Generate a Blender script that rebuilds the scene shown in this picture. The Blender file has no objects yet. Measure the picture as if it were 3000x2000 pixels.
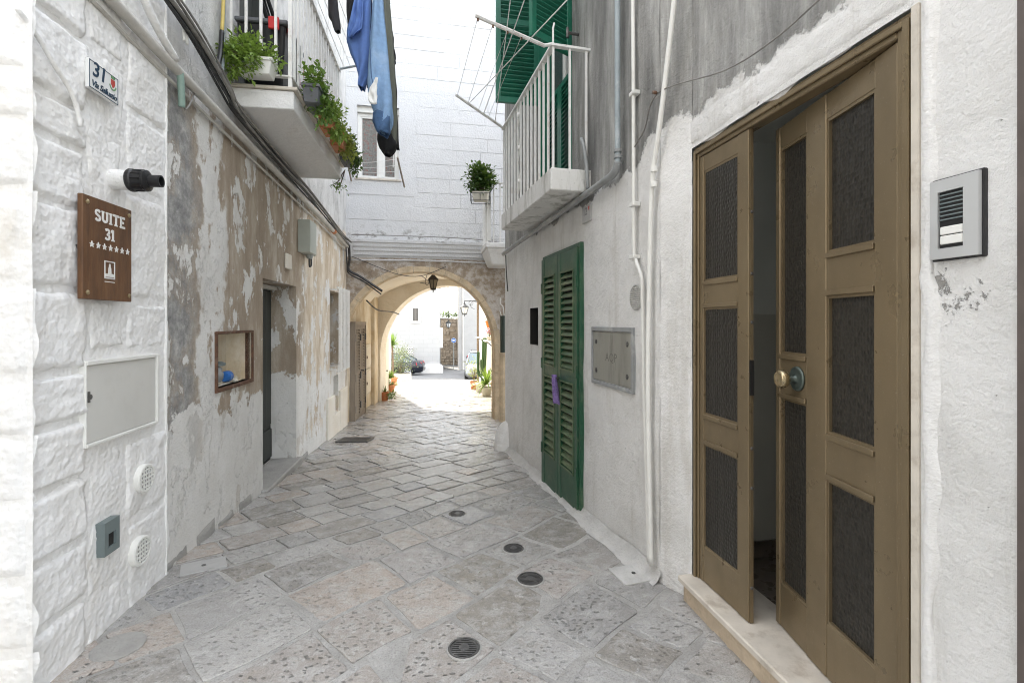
import bpy, bmesh, math, random
from mathutils import Vector, Matrix, noise
rad = math.radians
sc = bpy.context.scene
# ------------------------------------------------------------------ camera, sky, sun, exposure
CAM_H = 1.5
cd = bpy.data.cameras.new('camera')
cam = bpy.data.objects.new('camera', cd)
sc.collection.objects.link(cam)
cam.location = (0, 0, CAM_H)
cam.rotation_euler = (rad(90), 0, 0)
cd.sensor_width = 36.0
cd.lens = 16.99
cd.shift_y = -0.0187
cd.clip_start = 0.02
cd.clip_end = 2000
sc.camera = cam
SUN_EL, SUN_AZ = 45.0, -20.5        # degrees; azimuth clockwise from +Y
w = bpy.data.worlds.new('World'); sc.world = w; w.use_nodes = True
wn = w.node_tree
for n_ in list(wn.nodes): wn.nodes.remove(n_)
wo = wn.nodes.new('ShaderNodeOutputWorld'); bg = wn.nodes.new('ShaderNodeBackground')
sk = wn.nodes.new('ShaderNodeTexSky'); sk.sky_type = 'NISHITA'; sk.sun_disc = False
sk.sun_elevation = rad(SUN_EL); sk.sun_rotation = rad(SUN_AZ); sk.air_density = 1.0; sk.dust_density = 0.6; sk.ozone_density = 1.0
tc = wn.nodes.new('ShaderNodeTexCoord'); mpn = wn.nodes.new('ShaderNodeMapping'); mpn.inputs['Scale'].default_value = (3, 3, 7)
cn = wn.nodes.new('ShaderNodeTexNoise'); cn.inputs['Scale'].default_value = 2.2; cn.inputs['Detail'].default_value = 7; cn.inputs['Roughness'].default_value = .6
cr = wn.nodes.new('ShaderNodeMapRange'); cr.interpolation_type = 'SMOOTHSTEP'
cr.inputs['From Min'].default_value = .36; cr.inputs['From Max'].default_value = .62
cm = wn.nodes.new('ShaderNodeMix'); cm.data_type = 'RGBA'; cm.inputs[7].default_value = (6.2, 6.4, 6.7, 1)
L = wn.links.new
L(tc.outputs['Generated'], mpn.inputs[0]); L(mpn.outputs[0], cn.inputs['Vector']); L(cn.outputs['Fac'], cr.inputs['Value'])
L(cr.outputs[0], cm.inputs[0]); L(sk.outputs[0], cm.inputs[6]); L(cm.outputs[2], bg.inputs['Color']); L(bg.outputs[0], wo.inputs[0])
bg.inputs['Strength'].default_value = 0.145
sd = bpy.data.lights.new('sun', 'SUN'); sd.energy = 2.3; sd.angle = rad(0.53); sd.color = (1, .955, .88)
so = bpy.data.objects.new('sun', sd); sc.collection.objects.link(so)
e, a = rad(SUN_EL), rad(SUN_AZ)
sdir = Vector((math.sin(a)*math.cos(e), math.cos(a)*math.cos(e), math.sin(e)))
so.rotation_euler = sdir.to_track_quat('Z', 'Y').to_euler(); so.location = sdir*60
vs = sc.view_settings
vs.view_transform = 'Standard'; vs.look = 'None'; vs.gamma = 1.0; vs.use_curve_mapping = False
vs.exposure = 2.58
vs.use_white_balance = True; vs.white_balance_temperature = 7000; vs.white_balance_tint = 10
sc.cycles.diffuse_bounces = 7; sc.cycles.max_bounces = 12; sc.cycles.use_denoising = True
sc.cycles.sample_clamp_indirect = 8.0; sc.cycles.filter_width = 1.05
# ------------------------------------------------------------------ helpers
F, CX, HY = 1110.0, 1176.0, 740.0
COL = sc.collection
WLOC = {}
V = Vector
def G(y):                                   # height of the ground, falling away from the camera
    if y < 2.9: return 0.0
    if y < 12: return -.055*(y-2.9)
    if y < 32: return -.5005-.0735*(y-12)
    if y < 47: return -1.9705-.045*(y-32)
    return -2.6455
def ground_at(u, v):
    dx = (u-CX)/F; dz = (HY-v)/F; y = 2.0
    for _ in range(40):
        y = (G(y)-CAM_H)/dz
    return V((dx*y, y, G(y)))
def at(u, v, y):
    return V(((u-CX)/F*y, y, CAM_H+(HY-v)/F*y))
class Fr:                                   # a vertical plane: s along it, z up, o out of it
    def __init__(self, p0, p1, side):
        self.p = V(p0); dd = V(p1)-self.p; self.L = dd.length; self.d = dd/self.L
        self.n = V((-self.d.y, self.d.x))*side; self.ang = math.atan2(self.d.y, self.d.x); self.side = side
    def P(self, s, z, o=0.0):
        q = self.p+self.d*s+self.n*o
        return V((q.x, q.y, z))
    def hit(self, u, v, o=0.0):
        dx = (u-CX)/F; q = self.p+self.n*o
        # t*dx = qx + dx_*s ; t = qy + dy_*s
        s = (dx*q.y-q.x)/(self.d.x-dx*self.d.y)
        t = q.y+self.d.y*s
        return s, CAM_H+(HY-v)/F*t
    def S(self, u, o=0.0): return self.hit(u, 0, o)[0]
    def sy(self, y): return (y-self.p.y)/self.d.y
class MB:
    def __init__(self): self.v = []; self.f = []
    def add(self, vs, fs):
        b = len(self.v); self.v += [V(x) for x in vs]; self.f += [tuple(i+b for i in f) for f in fs]; return self
    def quad(self, *p): return self.add(p, [tuple(range(len(p)))])
    def hexa(self, p): return self.add(p, [(0,3,2,1),(4,5,6,7),(0,1,5,4),(1,2,6,5),(2,3,7,6),(3,0,4,7)])
    def box(self, fr, s0, s1, z0, z1, o0, o1):
        P = fr.P if fr else (lambda s, z, o: V((s, o, z)))
        return self.hexa([P(s0,z0,o0),P(s1,z0,o0),P(s1,z0,o1),P(s0,z0,o1),P(s0,z1,o0),P(s1,z1,o0),P(s1,z1,o1),P(s0,z1,o1)])
    def wbox(self, x0, x1, y0, y1, z0, z1): return self.box(None, x0, x1, z0, z1, y0, y1)
    def prism(self, fn, poly, c0, c1):
        n = len(poly); vs = [fn(a_, b_, c0) for a_, b_ in poly]+[fn(a_, b_, c1) for a_, b_ in poly]
        fs = [tuple(range(n))[::-1], tuple(range(n, 2*n))]+[(i, (i+1) % n, n+(i+1) % n, n+i) for i in range(n)]
        return self.add(vs, fs)
    def tube(self, pts, r, n=8, caps=True):
        pts = [V(p) for p in pts]; m = len(pts)
        rs = r if isinstance(r, (list, tuple)) else [r]*m
        t0 = (pts[1]-pts[0]).normalized(); up = V((0,0,1)) if abs(t0.z) < .9 else V((1,0,0))
        x = t0.cross(up).normalized(); vs = []; fs = []
        for i in range(m):
            t = (pts[min(i+1, m-1)]-pts[max(i-1, 0)])
            t = t.normalized() if t.length > 1e-9 else t0
            x = x-t*x.dot(t)
            x = x.normalized() if x.length > 1e-6 else t.orthogonal().normalized()
            y = t.cross(x)
            for k in range(n):
                an = 2*math.pi*k/n; vs.append(pts[i]+(x*math.cos(an)+y*math.sin(an))*rs[i])
        for i in range(m-1):
            for k in range(n):
                fs.append((i*n+k, i*n+(k+1) % n, (i+1)*n+(k+1) % n, (i+1)*n+k))
        if caps: fs += [tuple(range(n))[::-1], tuple(range((m-1)*n, m*n))]
        return self.add(vs, fs)
    def lathe(self, org, axis, prof, n=20, caps=True):
        org = V(org); ax = V(axis).normalized(); x = ax.orthogonal().normalized(); y = ax.cross(x); vs = []; fs = []
        for r, h in prof:
            for k in range(n):
                an = 2*math.pi*k/n; vs.append(org+ax*h+(x*math.cos(an)+y*math.sin(an))*max(r, 1e-4))
        for i in range(len(prof)-1):
            for k in range(n): fs.append((i*n+k, i*n+(k+1) % n, (i+1)*n+(k+1) % n, (i+1)*n+k))
        if caps: fs += [tuple(range(n))[::-1], tuple(range((len(prof)-1)*n, len(prof)*n))]
        return self.add(vs, fs)
    def gridf(self, fn, nu, nv):
        vs = [fn(i/nu, j/nv) for j in range(nv+1) for i in range(nu+1)]
        fs = [(j*(nu+1)+i, j*(nu+1)+i+1, (j+1)*(nu+1)+i+1, (j+1)*(nu+1)+i) for j in range(nv) for i in range(nu)]
        return self.add(vs, fs)
def mk(name, mb, m, parent=None, smooth=False, bevel=0.0, solid=0.0, org=None, auto=None):
    """one mesh object; its origin sits at its base, or at its parent's origin when it is a part"""
    if parent is not None and org is None: org = WLOC[parent.name]
    if org is None:
        xs = [v.x for v in mb.v]; ys = [v.y for v in mb.v]; zs = [v.z for v in mb.v]
        org = V(((min(xs)+max(xs))/2, (min(ys)+max(ys))/2, min(zs)))
    me = bpy.data.meshes.new(name); me.from_pydata([v-org for v in mb.v], [], mb.f)
    bm = bmesh.new(); bm.from_mesh(me)
    bmesh.ops.recalc_face_normals(bm, faces=bm.faces)
    if bevel:
        es = [e_ for e_ in bm.edges if len(e_.link_faces) == 2 and e_.calc_face_angle(0) > rad(40)]
        bmesh.ops.bevel(bm, geom=es, offset=bevel, segments=1, profile=.5, affect='EDGES', clamp_overlap=True)
    bm.to_mesh(me); bm.free()
    if smooth: me.polygons.foreach_set('use_smooth', [True]*len(me.polygons))
    if m: me.materials.append(m)
    o = bpy.data.objects.new(name, me); COL.objects.link(o)
    o.location = org
    if parent is not None:
        o.parent = parent; o.location = org-WLOC[parent.name]
    WLOC[o.name] = org
    if solid:
        md = o.modifiers.new('thickness', 'SOLIDIFY'); md.thickness = solid; md.offset = 0
    return o
def thing(name, label, cat, loc, group=None):
    o = bpy.data.objects.new(name, None); COL.objects.link(o); o.empty_display_size = .1
    o.location = V(loc); WLOC[o.name] = V(loc)
    return tag(o, label, cat, group)
def tag(o, label, cat, group=None, kind=None):
    if label: o['label'] = label
    if cat: o['category'] = cat
    if group: o['group'] = group
    if kind: o['kind'] = kind
    return o
def struct(o): o['kind'] = 'structure'; return o
# ------------------------------------------------------------------ materials
class N:
    def __init__(self, name):
        self.m = bpy.data.materials.new(name); self.m.use_nodes = True; self.t = self.m.node_tree
        self.b = self.t.nodes['Principled BSDF']
        self.pos = self.t.nodes.new('ShaderNodeNewGeometry').outputs['Position']
        s = self.t.nodes.new('ShaderNodeSeparateXYZ'); self.k(self.pos, s.inputs[0]); self.x, self.y, self.z = s.outputs
    def k(self, a_, b_):
        if isinstance(a_, (int, float)): b_.default_value = a_
        elif isinstance(a_, (tuple, list)):
            b_.default_value = tuple(a_)+((1,) if len(a_) == 3 and b_.type == 'RGBA' else ())
        else: self.t.links.new(a_, b_)
    def map(self, scale, vec=None, loc=(0,0,0), rot=(0,0,0)):
        n = self.t.nodes.new('ShaderNodeMapping'); self.k(vec or self.pos, n.inputs[0])
        n.inputs['Scale'].default_value = scale; n.inputs['Location'].default_value = loc; n.inputs['Rotation'].default_value = rot
        return n.outputs[0]
    def noise(self, scale, detail=5, rough=.55, vec=None, dist=0.0, col=False):
        n = self.t.nodes.new('ShaderNodeTexNoise'); self.k(vec or self.pos, n.inputs['Vector'])
        n.inputs['Scale'].default_value = scale; n.inputs['Detail'].default_value = detail
        n.inputs['Roughness'].default_value = rough; n.inputs['Distortion'].default_value = dist
        return n.outputs['Color'] if col else n.outputs['Fac']
    def vor(self, scale, vec=None, feature='F1', out='Distance', rnd=1.0):
        n = self.t.nodes.new('ShaderNodeTexVoronoi'); n.feature = feature; self.k(vec or self.pos, n.inputs['Vector'])
        n.inputs['Scale'].default_value = scale; n.inputs['Randomness'].default_value = rnd
        return n.outputs[out]
    def mr(self, v, a_, b_, lo=0.0, hi=1.0):
        n = self.t.nodes.new('ShaderNodeMapRange'); n.interpolation_type = 'SMOOTHSTEP'
        self.k(v, n.inputs['Value']); n.inputs['From Min'].default_value = a_; n.inputs['From Max'].default_value = b_
        n.inputs['To Min'].default_value = lo; n.inputs['To Max'].default_value = hi
        return n.outputs[0]
    def op(self, o, a_, b_=0.0, clamp=False):
        n = self.t.nodes.new('ShaderNodeMath'); n.operation = o; n.use_clamp = clamp
        self.k(a_, n.inputs[0]); self.k(b_, n.inputs[1]); return n.outputs[0]
    def mix(self, f, a_, b_, blend='MIX'):
        n = self.t.nodes.new('ShaderNodeMix'); n.data_type = 'RGBA'; n.blend_type = blend
        self.k(f, n.inputs[0]); self.k(a_, n.inputs[6]); self.k(b_, n.inputs[7]); return n.outputs[2]
    def ramp(self, f, stops):
        n = self.t.nodes.new('ShaderNodeValToRGB'); el = n.color_ramp.elements
        while len(el) < len(stops): el.new(.5)
        for e_, (p, c) in zip(el, stops): e_.position = p; e_.color = tuple(c)+(1,)
        self.k(f, n.inputs[0]); return n.outputs[0]
    def rnd(self):
        return self.t.nodes.new('ShaderNodeObjectInfo').outputs['Random']
    def bump(self, h, dist, strength=1.0, nrm=None):
        n = self.t.nodes.new('ShaderNodeBump'); n.inputs['Distance'].default_value = dist; n.inputs['Strength'].default_value = strength
        self.k(h, n.inputs['Height'])
        if nrm is not None: self.k(nrm, n.inputs['Normal'])
        return n.outputs[0]
    def done(self, col, rough=.8, nrm=None, metal=0.0, spec=None):
        self.k(col, self.b.inputs['Base Color']); self.k(rough, self.b.inputs['Roughness']); self.k(metal, self.b.inputs['Metallic'])
        if spec is not None: self.k(spec, self.b.inputs['Specular IOR Level'])
        if nrm is not None: self.k(nrm, self.b.inputs['Normal'])
        return self.m
def plain(name, c, rough=.6, metal=0.0, var=.18, scale=14, bump=.0, dirt=None, dirt_amt=.35, dscale=5.0, spec=None, stretch=None):
    """paint, metal, cloth...: colour with uneven tone, a dirt layer of its own shape and fine relief"""
    n = N(name); vec = n.map(stretch) if stretch else None
    f = n.noise(scale, 6, .6, vec)
    lo = tuple(x*(1-var) for x in c); hi = tuple(min(1, x*(1+var)) for x in c)
    col = n.ramp(f, [(.25, lo), (.75, hi)])
    if dirt:
        dm = n.mr(n.noise(dscale, 8, .68, vec), .5, .72)
        col = n.mix(n.op('MULTIPLY', dm, dirt_amt), col, dirt)
    nr = n.bump(n.noise(scale*6, 5, .6), bump) if bump else None
    rg = n.mr(f, .2, .8, max(.02, rough-.08), min(1, rough+.08))
    return n.done(col, rg, nr, metal, spec)
M = {}
def white_stone(name, base, warm, amp=.012, stain=.25, mildew=False):
    n = N(name)
    big = n.noise(2.3, 5, .6); med = n.noise(24, 7, .7); fine = n.noise(70, 5, .65)
    col = n.mix(n.mr(big, .35, .75), base, warm)
    st = n.op('MULTIPLY', n.mr(n.noise(3.1, 9, .7, n.map((1,1,.55), loc=(4,2,1))), .58, .74), stain)
    col = n.mix(st, col, (.50,.42,.31))
    h = n.op('ADD', n.op('MULTIPLY', med, .55), n.op('MULTIPLY', fine, .25))
    pit = n.op('SUBTRACT', 1.0, n.vor(44, n.map((1,1,1), loc=(6,2,3)), 'SMOOTH_F1'))
    h = n.op('ADD', h, n.op('ADD', n.op('MULTIPLY', pit, .9), n.op('MULTIPLY', n.noise(9, 4, .5), .9)))
    col = n.mix(n.op('MULTIPLY', n.mr(n.noise(95, 3, .6), .30, .45, 1, 0), .10), col, (.42,.40,.37))
    if mildew:
        mk_ = n.op('MULTIPLY', n.mr(n.noise(7, 10, .75, n.map((1,1,1.6))), .50, .64), n.op('MULTIPLY', n.mr(n.z, 2.90, 2.98), n.mr(n.z, 3.02, 3.34, 1, 0)))
        dots = n.op('MULTIPLY', n.mr(n.noise(34, 5, .7), .68, .72), .35)
        col = n.mix(n.op('MULTIPLY', mk_, .75), col, (.17,.16,.14)); col = n.mix(dots, col, (.30,.28,.25))
    return n.done(col, .88, n.bump(h, amp))
M['limewash'] = white_stone('whitewashed rough stone', (.82,.815,.805), (.77,.755,.725), .0058, .30)
M['facade_white'] = white_stone('whitewashed facade block', (.64,.643,.65), (.61,.612,.617), .005, .10, True)
def weathered():
    n = N('weathered limewash over plaster')
    w1 = n.noise(1.7, 7, .62); w2 = n.noise(2.4, 8, .66, n.map((1,1,1), loc=(7,3,9)))
    yy = n.op('ADD', n.y, n.op('MULTIPLY', n.op('SUBTRACT', w1, .5), .75))
    zz = n.op('ADD', n.z, n.op('MULTIPLY', n.op('SUBTRACT', w2, .5), 1.1))
    streak = n.noise(5.0, 8, .7, n.map((1,1,.32), loc=(2,8,5)))
    flake = n.noise(4.2, 9, .64, n.map((1,1,.62), loc=(1,5,3)))
    fine = n.noise(60, 6, .65)
    brown = n.ramp(streak, [(.28, (.27,.215,.16)), (.48, (.37,.30,.23)), (.64, (.50,.44,.36)), (.78, (.63,.58,.51))])
    gray = n.ramp(n.noise(11, 9, .7), [(.28, (.15,.15,.147)), (.48, (.29,.287,.278)), (.66, (.48,.47,.45)), (.78, (.64,.63,.61))])
    white = n.ramp(n.noise(3.2, 6, .6), [(.3, (.66,.645,.61)), (.7, (.77,.76,.735))])
    cream = n.ramp(streak, [(.3, (.40,.30,.20)), (.48, (.56,.47,.36)), (.62, (.72,.66,.57))])
    upper = n.ramp(n.noise(4.5, 9, .7, n.map((1,1,.5))), [(.3, (.36,.355,.345)), (.5, (.58,.575,.56)), (.75, (.73,.725,.71))])
    col = brown
    gm = n.op('MULTIPLY', n.mr(yy, 3.12, 3.40, 1, 0), n.mr(flake, .60, .46, .15, 1))
    col = n.mix(gm, col, gray)
    strip = n.op('MULTIPLY', n.mr(yy, 3.30, 3.36), n.mr(yy, 3.62, 3.70, 1, 0))
    col = n.mix(n.op('MULTIPLY', strip, n.mr(flake, .40, .46)), col, white)
    far = n.mr(yy, 5.65, 6.1)
    col = n.mix(far, col, cream)
    fl = n.mr(flake, .545, .575)
    fl = n.op('MULTIPLY', fl, n.mr(w1, .28, .46))
    col = n.mix(fl, col, white)
    low = n.mr(zz, .83, .87, 1, 0)
    lowfar = n.op('MULTIPLY', low, n.mr(n.noise(3.3, 8, .7, n.map((1,1,.5), loc=(3,3,3))), .42, .47))
    lw = n.mix(far, n.mix(0, low, low), lowfar)
    n_gone = n.mr(n.noise(2.6, 6, .6, n.map((1,1,.6), loc=(9,1,4))), .63, .66)
    lwm = n.op('MULTIPLY', lw, n.op('SUBTRACT', 1.0, n.op('MULTIPLY', n_gone, .38)))
    col = n.mix(lwm, col, white)
    upm = n.mr(n.op('ADD', n.z, n.op('MULTIPLY', n.op('SUBTRACT', w2, .5), .35)), 3.03, 3.10)
    col = n.mix(upm, col, upper)
    specks = n.mr(n.noise(38, 6, .75), .66, .72)
    col = n.mix(n.op('MULTIPLY', specks, .5), col, (.13,.12,.10))
    h = n.op('ADD', n.op('MULTIPLY', fl, .45), n.op('MULTIPLY', lwm, .45))
    h = n.op('ADD', h, n.op('MULTIPLY', fine, .5))
    h = n.op('ADD', h, n.op('MULTIPLY', n.noise(16, 8, .7), .9))
    return n.done(col, .92, n.bump(h, .011))
M['weathered'] = weathered()
def right_wall():
    n = N('white plaster below bare grey render')
    w1 = n.noise(4, 8, .68); streak = n.noise(3.6, 9, .68, n.map((1.6,1.6,.22))); fine = n.noise(75, 5, .65)
    white = n.ramp(n.noise(2.0, 8, .66), [(.28, (.58,.57,.545)), (.5, (.72,.71,.69)), (.7, (.79,.78,.765))])
    dr = n.op('MULTIPLY', n.mr(streak, .52, .68), .42)
    white = n.mix(dr, white, (.46,.43,.38))
    grey = n.ramp(streak, [(.28, (.12,.12,.115)), (.46, (.235,.232,.22)), (.60, (.38,.375,.355)), (.74, (.60,.59,.57))])
    grey = n.mix(n.op('MULTIPLY', n.mr(n.noise(30, 7, .75), .55, .75), .45), grey, (.42,.41,.39))
    edge = n.op('ADD', n.z, n.op('MULTIPLY', n.op('SUBTRACT', w1, .5), .34))
    edge = n.op('SUBTRACT', edge, n.mr(n.y, 2.55, 3.25, .16, 0))
    up = n.mr(edge, 2.455, 2.475)
    col = n.mix(up, white, grey)
    chn = n.noise(17, 10, .78, n.map((1,1,1), loc=(5,5,5)))
    nearic = n.op('MULTIPLY', n.mr(n.y, 1.45, 1.38), n.op('MULTIPLY', n.mr(n.z, 1.45, 1.52), n.mr(n.z, 1.68, 1.60)))
    nearic = n.op('MULTIPLY', nearic, n.mr(n.y, 1.20, 1.27))
    chip = n.mr(n.op('ADD', chn, n.op('MULTIPLY', nearic, .12)), .655, .675)
    col = n.mix(n.op('MULTIPLY', chip, .8), col, (.22,.205,.18))
    h = n.op('ADD', n.op('MULTIPLY', fine, .45), n.op('MULTIPLY', n.noise(13, 8, .68), 1.3))
    h = n.op('SUBTRACT', h, n.op('MULTIPLY', chip, .5)); h = n.op('SUBTRACT', h, n.op('MULTIPLY', up, .5))
    return n.done(col, .9, n.bump(h, .014))
M['right_wall'] = right_wall()
def plaster_white(name='white plaster', c0=(.71,.70,.68), c1=(.80,.79,.775), chips=.70):
    n = N(name); fine = n.noise(75, 5, .65)
    col = n.ramp(n.noise(2.2, 7, .6), [(.3, c0), (.7, c1)])
    chip = n.mr(n.noise(14, 10, .78, n.map((1,1,1), loc=(2,5,8))), chips, chips+.02)
    col = n.mix(n.op('MULTIPLY', chip, .8), col, (.42,.34,.25))
    col = n.mix(n.op('MULTIPLY', n.mr(n.noise(3.3, 8, .7, n.map((1.5,1.5,.4))), .55, .7), .22), col, (.50,.46,.40))
    h = n.op('ADD', n.op('MULTIPLY', fine, .4), n.op('MULTIPLY', n.noise(11, 8, .66, n.map((1,1,1.4))), 1.5))
    h = n.op('SUBTRACT', h, n.op('MULTIPLY', chip, .5))
    return n.done(col, .88, n.bump(h, .010))
M['plaster'] = plaster_white()
M['plaster_clean'] = plaster_white('clean white plaster', (.74,.735,.72), (.80,.795,.78), .80)
def arch_plaster():
    n = N('mottled brown plaster over the arch')
    a_ = n.noise(4.2, 10, .72); b_ = n.noise(13, 9, .75)
    col = n.ramp(a_, [(.30, (.24,.18,.13)), (.46, (.36,.29,.22)), (.55, (.52,.47,.42)), (.72, (.62,.59,.56))])
    col = n.mix(n.op('MULTIPLY', n.mr(b_, .55, .68), .6), col, (.20,.145,.10))
    return n.done(col, .92, n.bump(n.op('ADD', b_, n.noise(50, 6, .7)), .014))
M['arch_plaster'] = arch_plaster()
def passage_plaster():
    n = N('ochre stained cream plaster')
    a_ = n.noise(2.6, 9, .7, n.map((1,1,.5))); b_ = n.noise(15, 8, .7)
    col = n.ramp(a_, [(.30, (.46,.34,.20)), (.46, (.62,.52,.37)), (.60, (.74,.68,.58))])
    col = n.mix(n.op('MULTIPLY', n.mr(b_, .60, .70), .5), col, (.40,.30,.19))
    return n.done(col, .9, n.bump(b_, .012))
M['passage'] = passage_plaster()
M['vault'] = plaster_white('cream limewashed vault', (.72,.66,.56), (.80,.76,.69), .72)
M['tan_stone'] = plain('tan arch stone', (.60,.48,.33), .85, var=.28, scale=7, bump=.01, dirt=(.36,.27,.18), dirt_amt=.5)
def paving(name, c=1.0):
    n = N(name); r = n.rnd()
    tone = n.ramp(r, [(0, (.27,.245,.212)), (.15, (.40,.387,.37)), (.3, (.48,.467,.45)), (.42, (.30,.275,.24)), (.55, (.36,.363,.372)), (.68, (.48,.415,.36)), (.8, (.33,.322,.31)), (1, (.50,.485,.46))])
    n.t.nodes[-1].color_ramp.interpolation = 'LINEAR'
    v2 = n.map((1,1,1)); 
    cl = n.noise(9, 9, .7); fine = n.noise(130, 4, .7); mid = n.noise(48, 7, .68)
    col = n.mix(n.mr(cl, .44, .60, 0, .50), tone, (.53,.52,.50))
    col = n.mix(n.op('MULTIPLY', n.mr(n.noise(5, 8, .7, n.map((1,1,1), loc=(3,8,2))), .56, .70), .35), col, (.30,.245,.18))
    pv = n.op('ADD', n.vor(27, n.map((1,1.5,1), rot=(0,0,.7))), n.op('MULTIPLY', n.op('SUBTRACT', mid, .5), 1.1))
    pit = n.op('MULTIPLY', n.mr(pv, .27, .15), n.mr(n.noise(3.6, 3, .5, n.map((1,1,1), loc=(8,1,1))), .36, .52))
    sel = n.op('FRACT', n.op('MULTIPLY', r, 7.31)); pit = n.op('MULTIPLY', pit, n.mr(sel, .15, .75, .4, 1.0))
    col = n.mix(n.op('MULTIPLY', pit, .80), col, (.10,.097,.09))
    col = n.mix(n.op('MULTIPLY', n.mr(n.noise(1.3, 6, .65, n.map((1,1,1), loc=(1,7,3))), .48, .68), .30), col, (.20,.19,.175))
    scr = n.op('MULTIPLY', n.mr(n.noise(7, 8, .7, n.map((1, 5, 1), rot=(0, 0, rad(48)), loc=(2, 2, 2))), .56, .64), n.mr(sel, .7, .5))
    col = n.mix(n.op('MULTIPLY', scr, .35), col, (.20,.19,.175))
    lich = n.mr(n.noise(16, 9, .75, n.map((1,1,1), loc=(9,4,1))), .57, .63)
    col = n.mix(n.op('MULTIPLY', lich, .55), col, (.60,.59,.565))
    col = n.mix(n.mr(fine, .30, .60, .32, 0), col, (.09,.088,.083))
    col = n.mix(n.mr(fine, .58, .75, 0, .22), col, (.66,.65,.63))
    h = n.op('SUBTRACT', n.op('ADD', n.op('MULTIPLY', cl, 1.5), n.op('MULTIPLY', fine, .30)), n.op('MULTIPLY', pit, 1.1))
    rg = n.op('ADD', n.mr(cl, .3, .7, .08, .28), n.op('MULTIPLY', pit, .3))
    return n.done(col, rg, n.bump(h, .011), spec=.65)
M['paving'] = paving('worn limestone paving')
def mortar():
    n = N('pale cement joint'); a_ = n.noise(6, 8, .65); f = n.noise(60, 6, .7)
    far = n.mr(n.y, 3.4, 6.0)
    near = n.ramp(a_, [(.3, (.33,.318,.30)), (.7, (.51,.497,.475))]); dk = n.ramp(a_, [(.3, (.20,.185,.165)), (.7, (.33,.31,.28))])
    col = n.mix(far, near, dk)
    f2 = n.noise(110, 4, .7); col = n.mix(n.mr(f2, .34, .52, .55, 0), col, (.20,.19,.175)); col = n.mix(n.op('MULTIPLY', n.mr(n.noise(2.6, 8, .7), .55, .70), .4), col, (.27,.26,.235))
    return n.done(col, .85, n.bump(f, .012))
M['mortar'] = mortar()
def asphalt():
    n = N('worn grey road surface'); col = n.ramp(n.noise(1.2, 8, .6), [(.3, (.15,.148,.145)), (.7, (.22,.217,.21))])
    return n.done(col, .85, n.bump(n.noise(120, 4, .6), .01))
M['asphalt'] = asphalt()
M['earth'] = plain('dusty ground', (.36,.33,.29), .9, var=.25, scale=1.5, bump=.01)
def bronze_paint():
    n = N('bronze anodised aluminium'); f = n.noise(3, 6, .6, n.map((1,1,.35)))
    col = n.ramp(f, [(.25, (.150,.110,.063)), (.5, (.205,.154,.090)), (.75, (.25,.192,.115))])
    col = n.mix(n.op('MULTIPLY', n.mr(n.noise(11, 9, .75, n.map((1,1,.25), loc=(3,1,2))), .54, .72), .14), col, (.125,.096,.062))
    col = n.mix(n.op('MULTIPLY', n.mr(n.noise(160, 3, .6), .66, .72), .4), col, (.45,.42,.36))
    return n.done(col, n.mr(n.noise(9, 6, .6), .3, .7, .26, .46), n.bump(n.noise(220, 3, .5), .0005), .45)
M['bronze'] = bronze_paint()
def hammered():
    n = N('dark patterned glass')
    v = n.vor(66, n.map((1,1,.72)), rnd=.42)
    col = n.ramp(v, [(.1, (.012,.011,.009)), (.55, (.032,.029,.024))])
    col = n.mix(n.op('MULTIPLY', n.mr(n.noise(140, 3, .6), .70, .74), .5), col, (.3,.29,.27))
    return n.done(col, .30, n.bump(v, .004), 0.0, .22)
M['hammered'] = hammered()
def green_paint(name, c, dust=(.30,.30,.20), amt=.3, rough=.38):
    n = N(name); f = n.noise(5, 7, .6, n.map((1,1,.4)))
    col = n.ramp(f, [(.3, tuple(x*.82 for x in c)), (.7, tuple(x*1.2 for x in c))])
    col = n.mix(n.op('MULTIPLY', n.mr(n.noise(4.2, 9, .7), .46, .72), amt), col, dust)
    return n.done(col, rough, n.bump(n.noise(60, 4, .6), .001))
M['green'] = green_paint('dark green gloss paint', (.012,.075,.038))
M['green_dusty'] = green_paint('sun-bleached green paint on slats', (.065,.115,.055), (.33,.33,.22), .42, .45)
M['shutter_green'] = green_paint('bright green shutter paint', (.006,.125,.075), (.03,.14,.09), .25, .35)
M['white_metal'] = plain('white painted iron', (.76,.755,.73), .45, var=.06, dirt=(.30,.20,.12), dirt_amt=.35, dscale=9)
M['white_plastic'] = plain('white plastic', (.74,.735,.70), .4, var=.05, scale=6, dirt=(.45,.40,.33), dirt_amt=.2)
M['cabinet'] = plain('pale grey painted steel', (.58,.575,.545), .38, var=.05, scale=3, dirt=(.45,.43,.40), dirt_amt=.25)
M['grey_plastic'] = plain('grey plastic', (.33,.35,.335), .45, var=.06, dirt=(.22,.21,.19), dirt_amt=.3)
M['teal_grey'] = plain('grey green cast metal', (.15,.185,.185), .45, var=.08)
M['black'] = plain('black plastic', (.012,.012,.013), .4, var=.2)
M['dark'] = plain('darkness inside', (.02,.019,.017), .9, var=.2)
M['rubber'] = plain('black rubber cable', (.035,.035,.036), .55, var=.3, scale=20, dirt=(.2,.19,.17), dirt_amt=.4, dscale=12)
M['grey_cable'] = plain('weathered grey cable', (.22,.21,.195), .65, var=.3, scale=14, dirt=(.09,.085,.08), dirt_amt=.7, dscale=8)
M['pale_pipe'] = plain('limewashed pipe', (.52,.50,.46), .7, var=.2, scale=9, dirt=(.22,.20,.17), dirt_amt=.7, dscale=4.5, bump=.003)
M['lead_pipe'] = plain('grey painted pipe', (.27,.28,.28), .55, var=.25, scale=7, dirt=(.6,.6,.58), dirt_amt=.5, dscale=4)
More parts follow.
